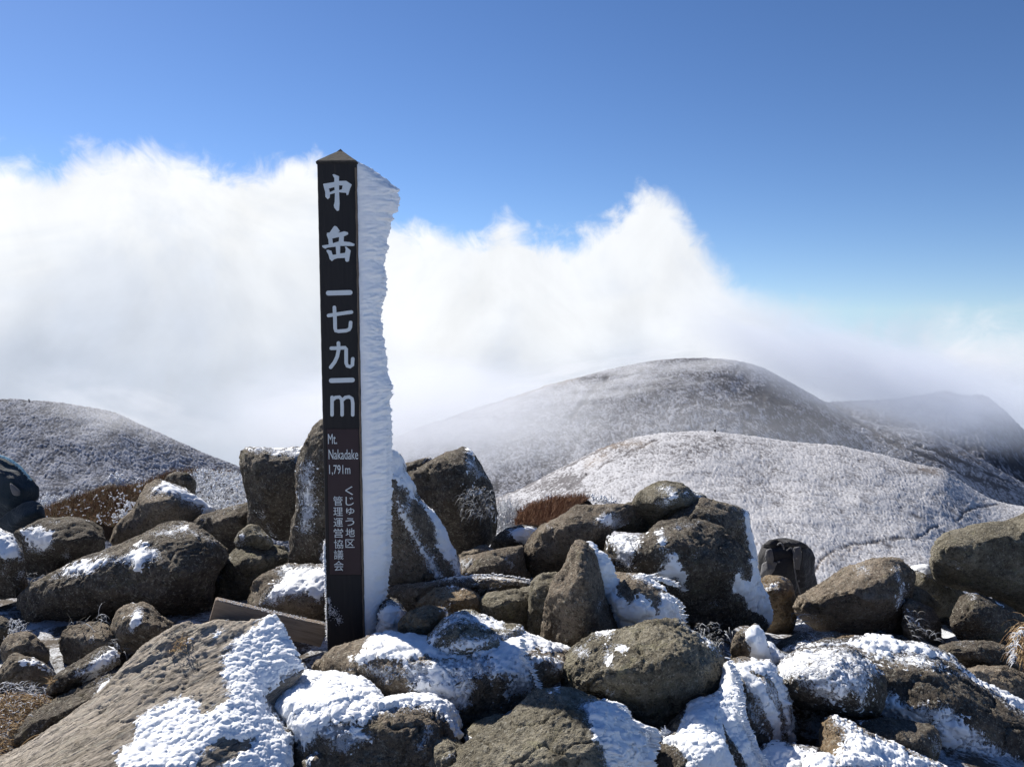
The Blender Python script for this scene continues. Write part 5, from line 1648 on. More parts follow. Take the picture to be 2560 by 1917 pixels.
# ------------------------------------------------------------------ hills
def hill_mat(name, rime, bare, cover, win=0.22):
    m, t, bs = mat_base(name)
    oc = t.new('ShaderNodeTexCoord').outputs['Object']
    at = t.new('ShaderNodeAttribute', attribute_name='twig').outputs['Fac']
    a = t.noise(oc, 0.035, 5, 0.6)
    b = t.noise(oc, 0.55, 4, 0.7)
    v = t.math('ADD', at, t.math('ADD', t.math('MULTIPLY', t.math('SUBTRACT', a, 0.5), 0.55), t.math('MULTIPLY', t.math('SUBTRACT', b, 0.5), 0.7)))
    f = t.new('ShaderNodeMapRange', inp={0: v, 1: cover - win, 2: cover + win}).outputs[0]
    br = t.mix(t.noise(oc, 0.09, 4, 0.7), bare, tuple(min(1, x * 1.7) for x in bare))
    c = t.mix(f, br, rime)
    gr = t.new('ShaderNodeAttribute', attribute_name='grass').outputs['Fac']
    c = t.mix(t.math('MULTIPLY', gr, t.math('SUBTRACT', 1.0, t.math('MULTIPLY', f, 0.5))), c, (0.24, 0.17, 0.10))
    t.l.new(c, bs.inputs['Base Color'])
    bs.inputs['Roughness'].default_value = 0.9
    bs.inputs['Specular IOR Level'].default_value = 0.1
    return m


def hill(name, crest, D0, D1, ybot, mat, nx, nt, cell, bump, paths=(), dark=(), back=0.0, und=6.0, und_s=0.012, convex=0.25, pathdepth=1.5, fine=0.0, grass=(), stretch=(1, 1), gully=0.0):
    """surface from a crest line (photo pixels) at depth D0 falling towards the viewer to depth D1 at row ybot,
    with a back slope behind the crest"""
    cx = np.array([p[0] for p in crest], float)
    cy = np.array([p[1] for p in crest], float)
    dmul = np.array([p[2] if len(p) > 2 else 1.0 for p in crest], float)
    xs = np.linspace(cx[0], cx[-1], nx)
    yc = np.interp(xs, cx, cy)
    ker = np.hanning(27)
    ker /= ker.sum()
    yp = np.pad(yc, 13, mode='edge')
    yc = np.convolve(yp, ker, 'valid')
    dm = np.interp(xs, cx, dmul)
    ts = np.concatenate([[-0.30, -0.2, -0.12, -0.06, -0.025, -0.008], np.linspace(0, 1, nt) ** 1.15])
    Xp, Tt = np.meshgrid(xs, ts)
    k2 = np.hanning(2 * (nx // 14) + 1)
    k2 /= k2.sum()
    h2 = len(k2) // 2
    ysm = np.convolve(np.pad(yc, h2, mode='reflect', reflect_type='odd'), k2, 'valid')
    wsm = np.clip(Tt / 0.16, 0, 1)
    wsm = wsm * wsm * (3 - 2 * wsm)
    Yc = yc[None, :] * (1 - wsm) + ysm[None, :] * wsm
    Dm = np.broadcast_to(dm, Xp.shape)
    tpos = np.clip(Tt, 0, 1)
    Yp = Yc + (ybot - Yc) * tpos
    frac = np.clip((Yp - Yc) / (ybot - yc.min()), 0, 1)
    D = D0 + (D1 - D0) * (frac ** (1 - convex))
    a = (Xp - 1280) / F * D
    b = (958.5 - Yp) / F * D
    co = np.stack([a, D * cp + b * sp, -D * sp + b * cp], -1)
    tn = np.clip(-Tt, 0, 1)
    co[..., 1] += tn * D0 * 1.3
    co[..., 2] -= tn * D0 * (0.62 + tn * 1.0)
    shp = Xp.shape
    co = co.reshape(-1, 3)
    px = np.stack([Xp.ravel(), Yp.ravel()], 1)
    T = Tt.ravel()
    Dd = D.ravel()
    # broad undulation fades at the crest so the skyline stays
    fade = np.clip(T * 6, 0, 1)
    und_n = fbm(co * und_s + 3, 4)
    co[:, 2] += und * und_n * fade
    if gully:
        g_ = fbm(np.stack([co[:, 0] * 0.016 + co[:, 2] * 0.02, co[:, 1] * 0.002, co[:, 2] * 0.003], 1) + 4, 3, ridge=True)
        co[:, 2] += gully * g_ * fade
    # shrub canopy cells
    wq = np.stack([co[:, 0] / (cell * stretch[0]), co[:, 1] / (cell * 1.15 * stretch[1])], 1)
    wq = wq + 0.35 * np.stack([perlin(co / cell), perlin(co / cell + 50)], 1)
    f1, cid = worley2(wq)
    f2, cid2 = worley2(wq * 2.3 + 11)
    big, _ = worley2(wq * 0.42 + 5)
    can = (1 - np.clip(f1, 0, 1)) * (0.55 + 0.6 * cid) + 0.45 * (1 - np.clip(f2, 0, 1)) * (0.4 + 0.8 * cid2)
    holes = np.clip(fbm(co / (cell * 5) + 2, 3) * 1.6, -1, 1)
    gaps = np.clip(fbm(np.stack([co[:, 0] / (cell * 7), co[:, 1] / (cell * 6), co[:, 0] * 0], 1) + 7, 4, 0.7) * 2.2 - 0.25, 0, 1)
    can = can * (0.75 + 0.35 * holes) * (1 - 0.75 * gaps)
    twig = np.clip(can - 0.12, 0, 1.4)
    co[:, 2] += bump * can
    if fine:
        fn = fbm(co / (cell * 0.22), 2, 0.7)
        co[:, 2] += fine * fn
        twig = twig + 0.35 * fn
    for ln, wd in paths:
        s_ = linesd(px + 4.0 * np.stack([perlin(np.stack([px[:, 0] / 23, px[:, 1] / 23, px[:, 0] * 0], 1)), perlin(np.stack([px[:, 0] / 23 + 9, px[:, 1] / 23, px[:, 0] * 0], 1))], 1), ln)
        k_ = np.exp(-(s_ / wd) ** 2) * np.clip(0.65 + 1.1 * perlin(np.stack([px[:, 0] / 40 + 5, px[:, 1] / 40, px[:, 0] * 0], 1)), 0.1, 1)
        co[:, 2] -= pathdepth * k_
        twig = twig - 0.75 * k_
    for (x, y, rx, ry, am_) in dark:
        k_ = np.exp(-((px[:, 0] - x) / rx) ** 2 - ((px[:, 1] - y) / ry) ** 2)
        twig = twig - am_ * k_ * (0.6 + 0.8 * perlin(co / (cell * 2.0)))
    gr = np.zeros(len(co))
    for ln, wd, am_ in grass:
        gr = np.maximum(gr, am_ * np.exp(-(linesd(px, ln) / wd) ** 2) * np.clip(0.6 + fbm(co / (cell * 3), 2), 0, 1))
    me = npmesh(name, co, np.stack([i_ for i_ in (lambda I: (I[:-1, :-1], I[1:, :-1], I[1:, 1:], I[:-1, 1:]))(np.arange(shp[0] * shp[1]).reshape(shp))], -1).reshape(-1, 4))
    addattr(me, 'twig', np.clip(twig, 0, 1))
    addattr(me, 'grass', gr)
    o = mkobj(name, me, mat)
    tag(o, kind='structure')
    return o


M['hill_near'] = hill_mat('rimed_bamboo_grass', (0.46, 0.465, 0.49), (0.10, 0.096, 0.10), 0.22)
M['hill_left'] = hill_mat('rimed_shrubs_shade_toned', (0.33, 0.345, 0.395), (0.07, 0.073, 0.085), 0.38, 0.2)  # rime toned darker and bluer: shade of the unlit face put into colour
M['hill_far'] = hill_mat('thin_rime_cloud_shade', (0.32, 0.33, 0.37), (0.06, 0.06, 0.066), 0.40)  # sparser, darker rime colour stands in for cloud shadow on the slope
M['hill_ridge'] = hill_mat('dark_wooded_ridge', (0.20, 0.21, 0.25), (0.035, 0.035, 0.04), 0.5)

hill('snowy_hill', [(960, 1420), (1060, 1345), (1150, 1290), (1237, 1246), (1301, 1221), (1380, 1181), (1437, 1153), (1509, 1117), (1594, 1092), (1659, 1083), (1737, 1079), (1787, 1080), (1873, 1090), (1980, 1106), (2094, 1114), (2194, 1135), (2287, 1160), (2359, 1174), (2401, 1203), (2444, 1231), (2487, 1253), (2537, 1264), (2560, 1267), (2700, 1290), (2900, 1330)],
     470, 205, 1780, M['hill_near'], 860, 270, 1.05, 0.75,
     paths=(([(1239, 1246), (1300, 1222), (1390, 1179), (1440, 1155), (1506, 1122), (1560, 1104)], 3.0),
            ([(1640, 1100), (1600, 1122), (1570, 1133), (1546, 1145), (1520, 1152), (1503, 1162), (1488, 1180), (1462, 1186), (1442, 1206), (1419, 1221)], 2.8),
            ([(2491, 1264), (2430, 1268), (2407, 1281), (2403, 1293), (2365, 1302), (2327, 1320), (2290, 1348), (2229, 1347), (2176, 1354), (2138, 1353), (2100, 1374), (2062, 1397), (2043, 1424), (2020, 1450)], 3.4)),
     dark=((1795, 1097, 9, 4, 1.6), (1830, 1105, 8, 3, 1.3), (1530, 1120, 60, 22, 0.45), (1380, 1215, 70, 25, 0.5), (1430, 1195, 22, 12, 0.8), (2310, 1180, 40, 10, 0.8), (1760, 1120, 120, 25, 0.25), (2120, 1365, 20, 8, 0.6), (1240, 1262, 60, 16, 0.6)),
     grass=(([(1500, 1120), (1560, 1112), (1620, 1110)], 10, 0.5), ([(2250, 1160), (2330, 1178), (2380, 1200)], 6, 0.35), ([(1470, 1160), (1510, 1140)], 12, 0.6), ([(1590, 1250), (1660, 1262)], 16, 0.4), ([(2040, 1420), (2150, 1365)], 9, 0.5)),
     und=5.0, und_s=0.02, pathdepth=0.55, convex=0.3)
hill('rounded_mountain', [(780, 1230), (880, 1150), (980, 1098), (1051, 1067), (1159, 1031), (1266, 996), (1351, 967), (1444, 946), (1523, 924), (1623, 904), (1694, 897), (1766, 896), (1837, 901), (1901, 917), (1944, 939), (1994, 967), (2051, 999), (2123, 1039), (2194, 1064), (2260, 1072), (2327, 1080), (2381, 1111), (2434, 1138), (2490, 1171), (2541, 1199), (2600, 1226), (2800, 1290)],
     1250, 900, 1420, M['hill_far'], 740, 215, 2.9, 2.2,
     dark=((1640, 985, 40, 10, 0.6), (1920, 1000, 60, 40, 0.5), (2000, 1070, 90, 40, 0.35), (1500, 1000, 10, 10, 0.5), (1960, 960, 30, 12, 0.5)),
     paths=(([(1351, 967), (1300, 988), (1200, 1022), (1100, 1052)], 5.0), ([(2123, 1045), (2210, 1098), (2300, 1140), (2400, 1185), (2520, 1232)], 4.0), ([(2200, 1075), (2330, 1130), (2440, 1180), (2560, 1225)], 3.0), ([(1520, 945), (1490, 975), (1430, 1040)], 5.0)),
     und=16, und_s=0.006, pathdepth=3, convex=0.2, gully=9, grass=(([(1266, 998), (1351, 970), (1440, 950)], 8, 0.6), ([(2330, 1110), (2450, 1165)], 10, 0.3)))
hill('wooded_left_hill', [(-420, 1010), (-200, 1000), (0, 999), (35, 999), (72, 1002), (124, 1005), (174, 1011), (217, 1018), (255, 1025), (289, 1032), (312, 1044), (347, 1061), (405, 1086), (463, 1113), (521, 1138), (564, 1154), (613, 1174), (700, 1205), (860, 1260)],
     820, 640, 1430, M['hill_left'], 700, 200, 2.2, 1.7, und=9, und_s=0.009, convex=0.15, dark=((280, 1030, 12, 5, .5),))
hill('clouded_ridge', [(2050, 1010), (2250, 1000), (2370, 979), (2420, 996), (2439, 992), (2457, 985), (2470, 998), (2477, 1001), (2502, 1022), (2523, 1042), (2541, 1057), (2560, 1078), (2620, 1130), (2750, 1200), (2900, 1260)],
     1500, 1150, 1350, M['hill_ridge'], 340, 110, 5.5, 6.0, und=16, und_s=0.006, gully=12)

# things far off on the hills
def tiny_post(px, py0, py1, d, name, label, cat, wd=0.3):
    a = P(px, py1, d)
    b = P(px, py0, d)
    h = (b - a).length
    root = bpy.data.objects.new(name, None)
    col.objects.link(root)
    root.location = a
    tag(root, label, cat)
    mkobj('post', box_me('post', -wd / 2, wd / 2, -wd / 2, wd / 2, -1.5, h, 0.02), M['paint'], root)
    mkobj('board', box_me('board', -wd * 0.9, wd * 0.9, -wd / 2 - 0.06, -wd / 2 - 0.01, h * 0.55, h * 0.95, 0.01), M['paint'], root)


tiny_post(1787.5, 1073.5, 1081, 468, 'summit_marker', 'tiny dark summit marker on the crest of the near snowy hill', 'marker', 0.75)
tiny_post(73, 997.5, 1003.5, 818, 'summit_marker', 'tiny grey summit marker on the crest of the left hill', 'marker', 0.8)


def skin_person(name, scale, joints, edges, radii, mats):
    me = bpy.data.meshes.new(name)
    me.from_pydata([Vector(j) * scale for j in joints], edges, [])
    o = bpy.data.objects.new('tmp', me)
    col.objects.link(o)
    o.modifiers.new('s', 'SKIN')
    for i, r_ in enumerate(radii):
        me.skin_vertices[0].data[i].radius = (r_ * scale, r_ * scale)
    me.skin_vertices[0].data[0].use_root = True
    sb = o.modifiers.new('ss', 'SUBSURF')
    sb.levels = 1
    m2 = bpy.data.meshes.new_from_object(o.evaluated_get(bpy.context.evaluated_depsgraph_get()))
    bpy.data.objects.remove(o)
    m2.name = name
    return m2


pj = [(0, 0, .95), (0, 0, 1.2), (0, 0, 1.42), (0, 0, 1.52), (0, 0, 1.66), (.10, .05, .9), (.12, -.10, .5), (.12, -.02, .06), (-.10, 0, .9), (-.13, .14, .5), (-.13, .30, .08),
      (.19, 0, 1.4), (.26, -.05, 1.12), (.22, -.22, .95), (-.19, 0, 1.4), (-.26, .06, 1.12), (-.24, -.05, .88), (0, .18, 1.35), (0, .2, 1.05)]
pe = [(0, 1), (1, 2), (2, 3), (3, 4), (0, 5), (5, 6), (6, 7), (0, 8), (8, 9), (9, 10), (2, 11), (11, 12), (12, 13), (2, 14), (14, 15), (15, 16), (1, 17), (17, 18)]
pr = [.15, .15, .17, .06, .115, .1, .07, .06, .1, .07, .06, .07, .055, .05, .07, .055, .05, .13, .13]
M['jacket'] = plain_mat('dark_hiking_clothes', (0.02, 0.02, 0.028), 0.8)
pp = P(1465, 1191.5, 392)
# the hill surface under the hiker
me = skin_person('person', 1.12, pj, pe, pr, None)
h_ = mkobj('person', me, M['jacket'], loc=pp)
tag(h_, 'distant hiker in dark clothing with a pack, walking on the near snowy hill', 'person')
# ------------------------------------------------------------------ soft goods
def fabric_mat(name, c, c2):
    m, t, bs = mat_base(name)
    oc = t.new('ShaderNodeTexCoord').outputs['Object']
    f = t.noise(oc, 9, 5, 0.7)
    t.l.new(t.mix(f, c, c2), bs.inputs['Base Color'])
    bs.inputs['Roughness'].default_value = 0.85
    bs.inputs['Sheen Weight'].default_value = 0.25
    bs.inputs['Sheen Roughness'].default_value = 0.4
    h_ = t.math('ADD', t.noise(oc, 26, 4, 0.6), t.math('MULTIPLY', t.noise(oc, 400, 2, 0.6), 0.15))
    bp = t.new('ShaderNodeBump', inp={'Strength': 0.8, 'Distance': 0.012, 'Height': h_})
    t.l.new(bp.outputs[0], bs.inputs['Normal'])
    return m


M['blackfab'] = fabric_mat('black_pack_fabric', (0.012, 0.012, 0.014), (0.028, 0.028, 0.033))
M['greyfab'] = fabric_mat('grey_pack_panel', (0.10, 0.10, 0.105), (0.16, 0.16, 0.17))
M['strapfab'] = fabric_mat('grey_webbing', (0.07, 0.07, 0.075), (0.15, 0.15, 0.16))
M['tealfab'] = fabric_mat('dark_teal_fabric', (0.006, 0.014, 0.024), (0.014, 0.032, 0.046))


def soft_body(name, o, i, d, T, mat, parent, L, sm=10, vox=5, puff=0.006, grow=0):
    k = dict(o=o, i=i, d=d, T=T)
    me = raw_rock(k)
    ob = bpy.data.objects.new('raw', me)
    col.objects.link(ob)
    md = ob.modifiers.new('r', 'REMESH')
    md.mode = 'VOXEL'
    md.voxel_size = vox * d / F
    ms = ob.modifiers.new('s', 'SMOOTH')
    ms.factor = 0.6
    ms.iterations = sm
    m2 = bpy.data.meshes.new_from_object(ob.evaluated_get(bpy.context.evaluated_depsgraph_get()))
    bpy.data.objects.remove(ob)
    co = getco(m2).astype(np.float64)
    no = getno(m2)
    co = co + no * (puff * fbm(co * np.array([9, 9, 16.0]) + 4, 3, ridge=True))[:, None]
    m2.vertices.foreach_set('co', (co - np.array(L)).astype(np.float32).ravel())
    m2.update()
    m2.polygons.foreach_set('use_smooth', np.ones(len(m2.polygons), bool))
    m2.name = name
    m2.materials.clear()
    return mkobj(name, m2, mat, parent)


def tube_part(name, pts, r, mat, parent, L, flat=1.0, seg=8):
    pts = [Vector(p) for p in pts]
    # resample smoothly
    P_ = []
    for a in range(len(pts) - 1):
        p0, p1, p2, p3 = pts[max(0, a - 1)], pts[a], pts[a + 1], pts[min(len(pts) - 1, a + 2)]
        for s_ in range(4):
            t = s_ / 4
            P_.append(0.5 * ((2 * p1) + (-p0 + p2) * t + (2 * p0 - 5 * p1 + 4 * p2 - p3) * t * t + (-p0 + 3 * p1 - 3 * p2 + p3) * t ** 3))
    P_.append(pts[-1])
    V, Q = [], []
    for i, p in enumerate(P_):
        t = (P_[min(len(P_) - 1, i + 1)] - P_[max(0, i - 1)]).normalized()
        s1 = t.cross(Vector((0, 1, 0)))
        if s1.length < .1:
            s1 = Vector((1, 0, 0))
        s1.normalize()
        s2 = t.cross(s1)
        for j in range(seg):
            an = 2 * math.pi * j / seg
            V.append(p + s1 * math.cos(an) * r + s2 * math.sin(an) * r * flat - Vector(L))
        if i:
            for j in range(seg):
                a, b = (i - 1) * seg + j, (i - 1) * seg + (j + 1) % seg
                Q.append((a, b, b + seg, a + seg))
    return mkobj(name, npmesh(name, np.array([tuple(v) for v in V]), np.array(Q)), mat, parent)


bp_ = bpy.data.objects.new('backpack', None)
col.objects.link(bp_)
bl = P(1970, 1490, 5.45)
bp_.location = bl
tag(bp_, 'black hiking backpack standing among the rocks on the right, straps facing the viewer', 'backpack')
soft_body('body', '1901,1440,0 1901,1392,0 1909,1368,-2 1925,1354,-4 1944,1352,-5 1963,1353,-5 1993,1357,-5 2011,1364,-4 2025,1379,-2 2032,1398,0 2029,1412,0 2031,1425,0 2034,1442,0 2041,1468,0 2036,1490,0 1999,1500,0 1978,1500,0 1905,1500,0',
          '1925,1380,8 1960,1376,9 2000,1382,8 1930,1430,12 1970,1430,14 2010,1430,11 1960,1470,14 2010,1470,11', 5.45, 26, M['blackfab'], bp_, bl, sm=6, vox=4)
soft_body('lid', '1906,1376,0 1914,1362,0 1926,1352,0 1945,1349,0 1965,1350,0 1993,1354,0 2012,1362,0 2026,1378,0 2010,1374,2 1990,1368,3 1960,1366,3 1930,1368,3', '1925,1362,4 1960,1358,5 1995,1363,4', 5.40, 18, M['blackfab'], bp_, bl, sm=4, vox=3.5, puff=0.003)
soft_body('side_pocket', '1904,1440,0 1909,1413,0 1918,1408,0 1940,1409,0 1932,1424,0 1924,1438,0 1910,1446,0', '1920,1424,4', 5.33, 8, M['greyfab'], bp_, bl, sm=3, vox=3, puff=0.002)
soft_body('front_panel', '1940,1412,0 1960,1398,0 1982,1400,0 1986,1440,0 1988,1470,0 1970,1486,0 1935,1478,0 1928,1440,0', '1958,1440,4', 5.34, 10, M['blackfab'], bp_, bl, sm=4, vox=3.5, puff=0.004)
soft_body('shoulder_strap', '1986,1372,0 2000,1371,0 2001,1392,0 2000,1420,0 1990,1420,0 1988,1395,0', '1994,1392,2', 5.31, 4, M['strapfab'], bp_, bl, sm=3, vox=3, puff=0.001)
soft_body('shoulder_strap', '1918,1378,0 1928,1375,0 1930,1396,0 1928,1408,0 1920,1407,0 1917,1392,0', '1924,1392,2', 5.31, 4, M['strapfab'], bp_, bl, sm=3, vox=3, puff=0.001)
tube_part('piping', [P(x, y, dd_) for x, y, dd_ in ((1967, 1376, 5.30), (1977, 1369, 5.29), (1983, 1377, 5.28), (1985, 1393, 5.27), (1987, 1423, 5.27), (1989, 1436, 5.27), (1992, 1454, 5.27), (1998, 1474, 5.29), (2002, 1487, 5.31))], 0.0042, M['strapfab'], bp_, bl)
tube_part('webbing', [P(x, y, dd_) for x, y, dd_ in ((2001, 1371, 5.30), (2005, 1378, 5.29), (2006, 1392, 5.29), (2003, 1412, 5.29), (1999, 1440, 5.29), (1998, 1470, 5.31))], 0.005, M['blackfab'], bp_, bl)
tube_part('grab_handle', [P(x, y, dd_) for x, y, dd_ in ((1944, 1362, 5.33), (1950, 1357, 5.30), (1957, 1363, 5.29), (1960, 1372, 5.31))], 0.005, M['greyfab'], bp_, bl)
for x, y in ((1991, 1397), (1997, 1452), (1947, 1404)):
    p = P(x, y, 5.265)
    m_ = box_me('buckle', p.x - bl[0] - .007, p.x - bl[0] + .007, p.y - bl[1] - .004, p.y - bl[1] + .004, p.z - bl[2] - .005, p.z - bl[2] + .005, 0.0015)
    mkobj('buckle', m_, M['greyfab'], bp_)

tl = P(20, 1335, 5.0)
tb = bpy.data.objects.new('backpack', None)
col.objects.link(tb)
tb.location = tl
tag(tb, 'dark teal backpack with frosted blue upper rim, cut off by the left edge', 'backpack')
soft_body('body', '-110,1150,-6 -50,1140,-6 0,1143,-6 19,1151,-6 36,1160,-6 51,1172,-5 62,1185,-4 77,1201,-3 83,1213,-2 92,1217,-2 92,1240,-2 82,1254,-1 70,1300,0 60,1330,0 20,1350,0 -110,1360,0',
          '0,1180,6 30,1200,8 60,1225,4 -40,1240,10 20,1260,12 50,1280,8', 5.0, 26, M['tealfab'], tb, tl, sm=4, vox=4)
soft_body('side_pocket', '60,1262,0 81,1256,0 93,1259,0 104,1272,0 107,1291,0 104,1302,0 58,1318,0 22,1335,0 0,1345,0 0,1300,0 30,1280,0', '60,1290,6 90,1280,5 40,1310,6', 4.93, 20, M['tealfab'], tb, tl, sm=4, vox=4)
soft_body('pale_gap_piece', '27,1209,0 32,1214,0 37,1220,0 46,1226,0 48,1234,0 42,1236,0 34,1232,0 31,1222,0', '38,1226,1', 4.86, 3, M['greyfab'], tb, tl, sm=2, vox=3, puff=0.001)  # added pale piece, stands in for the light hill showing through a gap
tube_part('rim', [P(x, y, 5.03) for x, y in ((-60, 1136), (-20, 1137), (0, 1140), (19, 1147), (36, 1157), (51, 1169), (63, 1183), (78, 1199))], 0.008, plain_mat('frosted_teal_piping', (0.14, 0.36, 0.50), 0.7, var=0.4, vscale=60), tb, tl)
items = []
rimp = [(-60, 1135), (-20, 1136), (0, 1139), (19, 1146), (36, 1156), (51, 1168), (63, 1182), (78, 1199)]
for i in range(420):
    a = random.randrange(len(rimp) - 1)
    t = random.random()
    x = rimp[a][0] * (1 - t) + rimp[a + 1][0] * t
    y = rimp[a][1] * (1 - t) + rimp[a + 1][1] * t
    items.append((P(x + random.uniform(-1, 1), y + random.uniform(0, 4), 5.0) - tl, Vector((random.uniform(-.2, .9), random.uniform(-.6, .1), random.uniform(-.5, .8))), random.uniform(.004, .011), random.uniform(.0012, .0024)))
o = feather_mesh(items, 'frost_fringe', plain_mat('blue_frost', (0.42, 0.62, 0.74), 0.7), tb, 12)
o['kind'] = 'stuff'
# ------------------------------------------------------------------ plants and frost growth
def in_poly(n, poly, rnd):
    xs = [p[0] for p in poly]
    ys = [p[1] for p in poly]
    A = np.array(poly, float)
    out = []
    while len(out) < n:
        q = np.stack([np.array([rnd.uniform(min(xs), max(xs)) for _ in range(n)]), np.array([rnd.uniform(min(ys), max(ys)) for _ in range(n)])], 1)
        s_ = polysd(q, A)
        out += [tuple(v) for v in q[s_ > 0]]
    return out[:n]


def strands(name, groups, mat, label=None, cat=None, kind='stuff', seed=1, seg=4, parent=None):
    """thin curved stems: each group = (outline in photo px, n, depth at top, depth at bottom, length m, width m, droop, lean (x,y,z), spread)"""
    rnd = random.Random(seed)
    V, Q, TI = [], [], []
    for (poly, n, dt, db, ln, wd, droop, lean, spread) in groups:
        ys = [p[1] for p in poly]
        y0, y1 = min(ys), max(ys)
        for (x, y) in in_poly(n, poly, rnd):
            t = (y - y0) / max(1, y1 - y0)
            p = P(x, y, dt + (db - dt) * t + rnd.uniform(-.06, .06))
            dr = (Vector(lean) + Vector((rnd.gauss(0, spread), rnd.gauss(0, spread), rnd.gauss(0, spread * .6)))).normalized()
            l_ = ln * rnd.uniform(0.5, 1.3)
            w_ = wd * rnd.uniform(0.7, 1.3)
            s1 = dr.cross(Vector((rnd.uniform(-1, 1), rnd.uniform(-1, 1), rnd.uniform(-1, 1)))).normalized()
            s2 = dr.cross(s1)
            b0 = len(V)
            ti = rnd.random()
            cd = dr.copy()
            q = p.copy()
            for k in range(seg + 1):
                tt = k / seg
                r_ = w_ * (1 - 0.75 * tt)
                for j in range(3):
                    an = j * 2.094
                    V.append(q + s1 * math.cos(an) * r_ + s2 * math.sin(an) * r_)
                    TI.append(ti)
                q = q + cd * (l_ / seg)
                cd = (cd + Vector((rnd.gauss(0, .12), rnd.gauss(0, .12), -droop / seg * 2))).normalized()
            for k in range(seg):
                for j in range(3):
                    a, b = b0 + k * 3 + j, b0 + k * 3 + (j + 1) % 3
                    Q.append((a, b, b + 3, a + 3))
    co = np.array([tuple(v) for v in V])
    me = npmesh(name, co, np.array(Q))
    addattr(me, 'tint', TI)
    o = mkobj(name, me, mat, parent)
    tag(o, label, cat, kind=kind)
    return o


def tint_mat(name, cols, rough=0.8):
    m, t, bs = mat_base(name)
    at = t.new('ShaderNodeAttribute', attribute_name='tint').outputs['Fac']
    st = [(i / max(1, len(cols) - 1), c) for i, c in enumerate(cols)]
    t.l.new(t.ramp(at, st), bs.inputs['Base Color'])
    bs.inputs['Roughness'].default_value = rough
    bs.inputs['Specular IOR Level'].default_value = 0.2
    return m


M['heather'] = tint_mat('brown_heather', [(0.09, 0.05, 0.035), (0.20, 0.115, 0.07), (0.14, 0.08, 0.05), (0.30, 0.19, 0.115), (0.15, 0.135, 0.06), (0.40, 0.32, 0.24)])
M['redbush'] = tint_mat('red_brown_twigs', [(0.13, 0.065, 0.04), (0.26, 0.135, 0.08), (0.18, 0.095, 0.06), (0.34, 0.21, 0.13), (0.10, 0.055, 0.04)])
M['frostg'] = tint_mat('frosted_stems', [(0.60, 0.64, 0.70), (0.78, 0.82, 0.88), (0.48, 0.48, 0.50), (0.84, 0.87, 0.92)])
M['dimfrost'] = tint_mat('half_frosted_grass', [(0.20, 0.20, 0.19), (0.36, 0.38, 0.41), (0.13, 0.115, 0.095), (0.50, 0.54, 0.60)])
M['straw'] = tint_mat('dry_straw', [(0.30, 0.20, 0.10), (0.42, 0.30, 0.16), (0.22, 0.13, 0.07), (0.50, 0.40, 0.26)])


def tufts(name, groups, mat, seed=3, kind='stuff', label=None, cat=None):
    """small knobbly lumps of rime: (outline, n, depth top, depth bottom, size m)"""
    rnd = random.Random(seed)
    base = []
    bm = bmesh.new()
    bmesh.ops.create_icosphere(bm, subdivisions=1, radius=1)
    bv = [v.co.copy() for v in bm.verts]
    bf = [[v.index for v in f.verts] for f in bm.faces]
    bm.free()
    V, Fc = [], []
    for (poly, n, dt, db, sz) in groups:
        ys = [p[1] for p in poly]
        y0, y1 = min(ys), max(ys)
        for (x, y) in in_poly(n, poly, rnd):
            t = (y - y0) / max(1, y1 - y0)
            c = P(x, y, dt + (db - dt) * t - rnd.uniform(0, .05))
            for m_ in range(rnd.randint(1, 4)):
                r_ = sz * rnd.uniform(.35, 1.0)
                cc = c + Vector((rnd.gauss(0, sz), rnd.gauss(0, sz * .6), rnd.gauss(0, sz)))
                b0 = len(V)
                for v in bv:
                    V.append(cc + v * r_ * rnd.uniform(.6, 1.25))
                Fc += [[b0 + i for i in f] for f in bf]
    co = np.array([tuple(v) for v in V])
    o = mkobj(name, npmesh(name, co, np.array(Fc)), mat)
    tag(o, label, cat, kind=kind)
    return o


M['tuft'] = plain_mat('white_rime_knobs', (0.84, 0.87, 0.92), 0.7, bump=0.004, bscale=120)


def bank(name, o, i, d, T, mat, sd=3.0):
    me = raw_rock(dict(o=o, i=i, d=d, T=T))
    ob = bpy.data.objects.new('raw', me)
    col.objects.link(ob)
    md = ob.modifiers.new('r', 'REMESH')
    md.mode = 'VOXEL'
    md.voxel_size = 6 * d / F
    m2 = bpy.data.meshes.new_from_object(ob.evaluated_get(bpy.context.evaluated_depsgraph_get()))
    bpy.data.objects.remove(ob)
    co = getco(m2).astype(np.float64)
    no = getno(m2)
    co = co + no * (0.05 * fbm(co / 0.25 + sd, 4, 0.6))[:, None]
    L = co.mean(0)
    m2.vertices.foreach_set('co', (co - L).astype(np.float32).ravel())
    m2.update()
    m2.name = name
    m2.materials.clear()
    ob = mkobj(name, m2, mat, loc=Vector(L))
    tag(ob, kind='structure')
    return ob


M['peat'] = plain_mat('dark_peaty_soil', (0.035, 0.024, 0.018), 0.9, bump=0.02, bscale=30, var=0.6, vscale=25)
bank('earth_bank', '-60,1330,0 -60,1290,-10 60,1283,-16 110,1262,-24 180,1250,-34 260,1220,-46 330,1218,-54 400,1202,-66 450,1184,-76 520,1180,-80 600,1192,-80 640,1210,-76 640,1300,-20 560,1340,0 300,1345,0 100,1345,0',
     '150,1290,0 300,1270,-10 450,1230,-30 550,1240,-30 450,1290,0', 6.0, 60, M['peat'])
L_brown = [(100, 1300), (100, 1282), (140, 1262), (190, 1246), (255, 1226), (300, 1222), (345, 1216), (390, 1196), (425, 1182), (470, 1178), (500, 1180), (420, 1212), (350, 1240), (330, 1290), (280, 1318), (240, 1306), (150, 1300)]
L_frost = [(440, 1186), (500, 1176), (560, 1178), (620, 1190), (622, 1262), (560, 1284), (500, 1256), (470, 1222)]
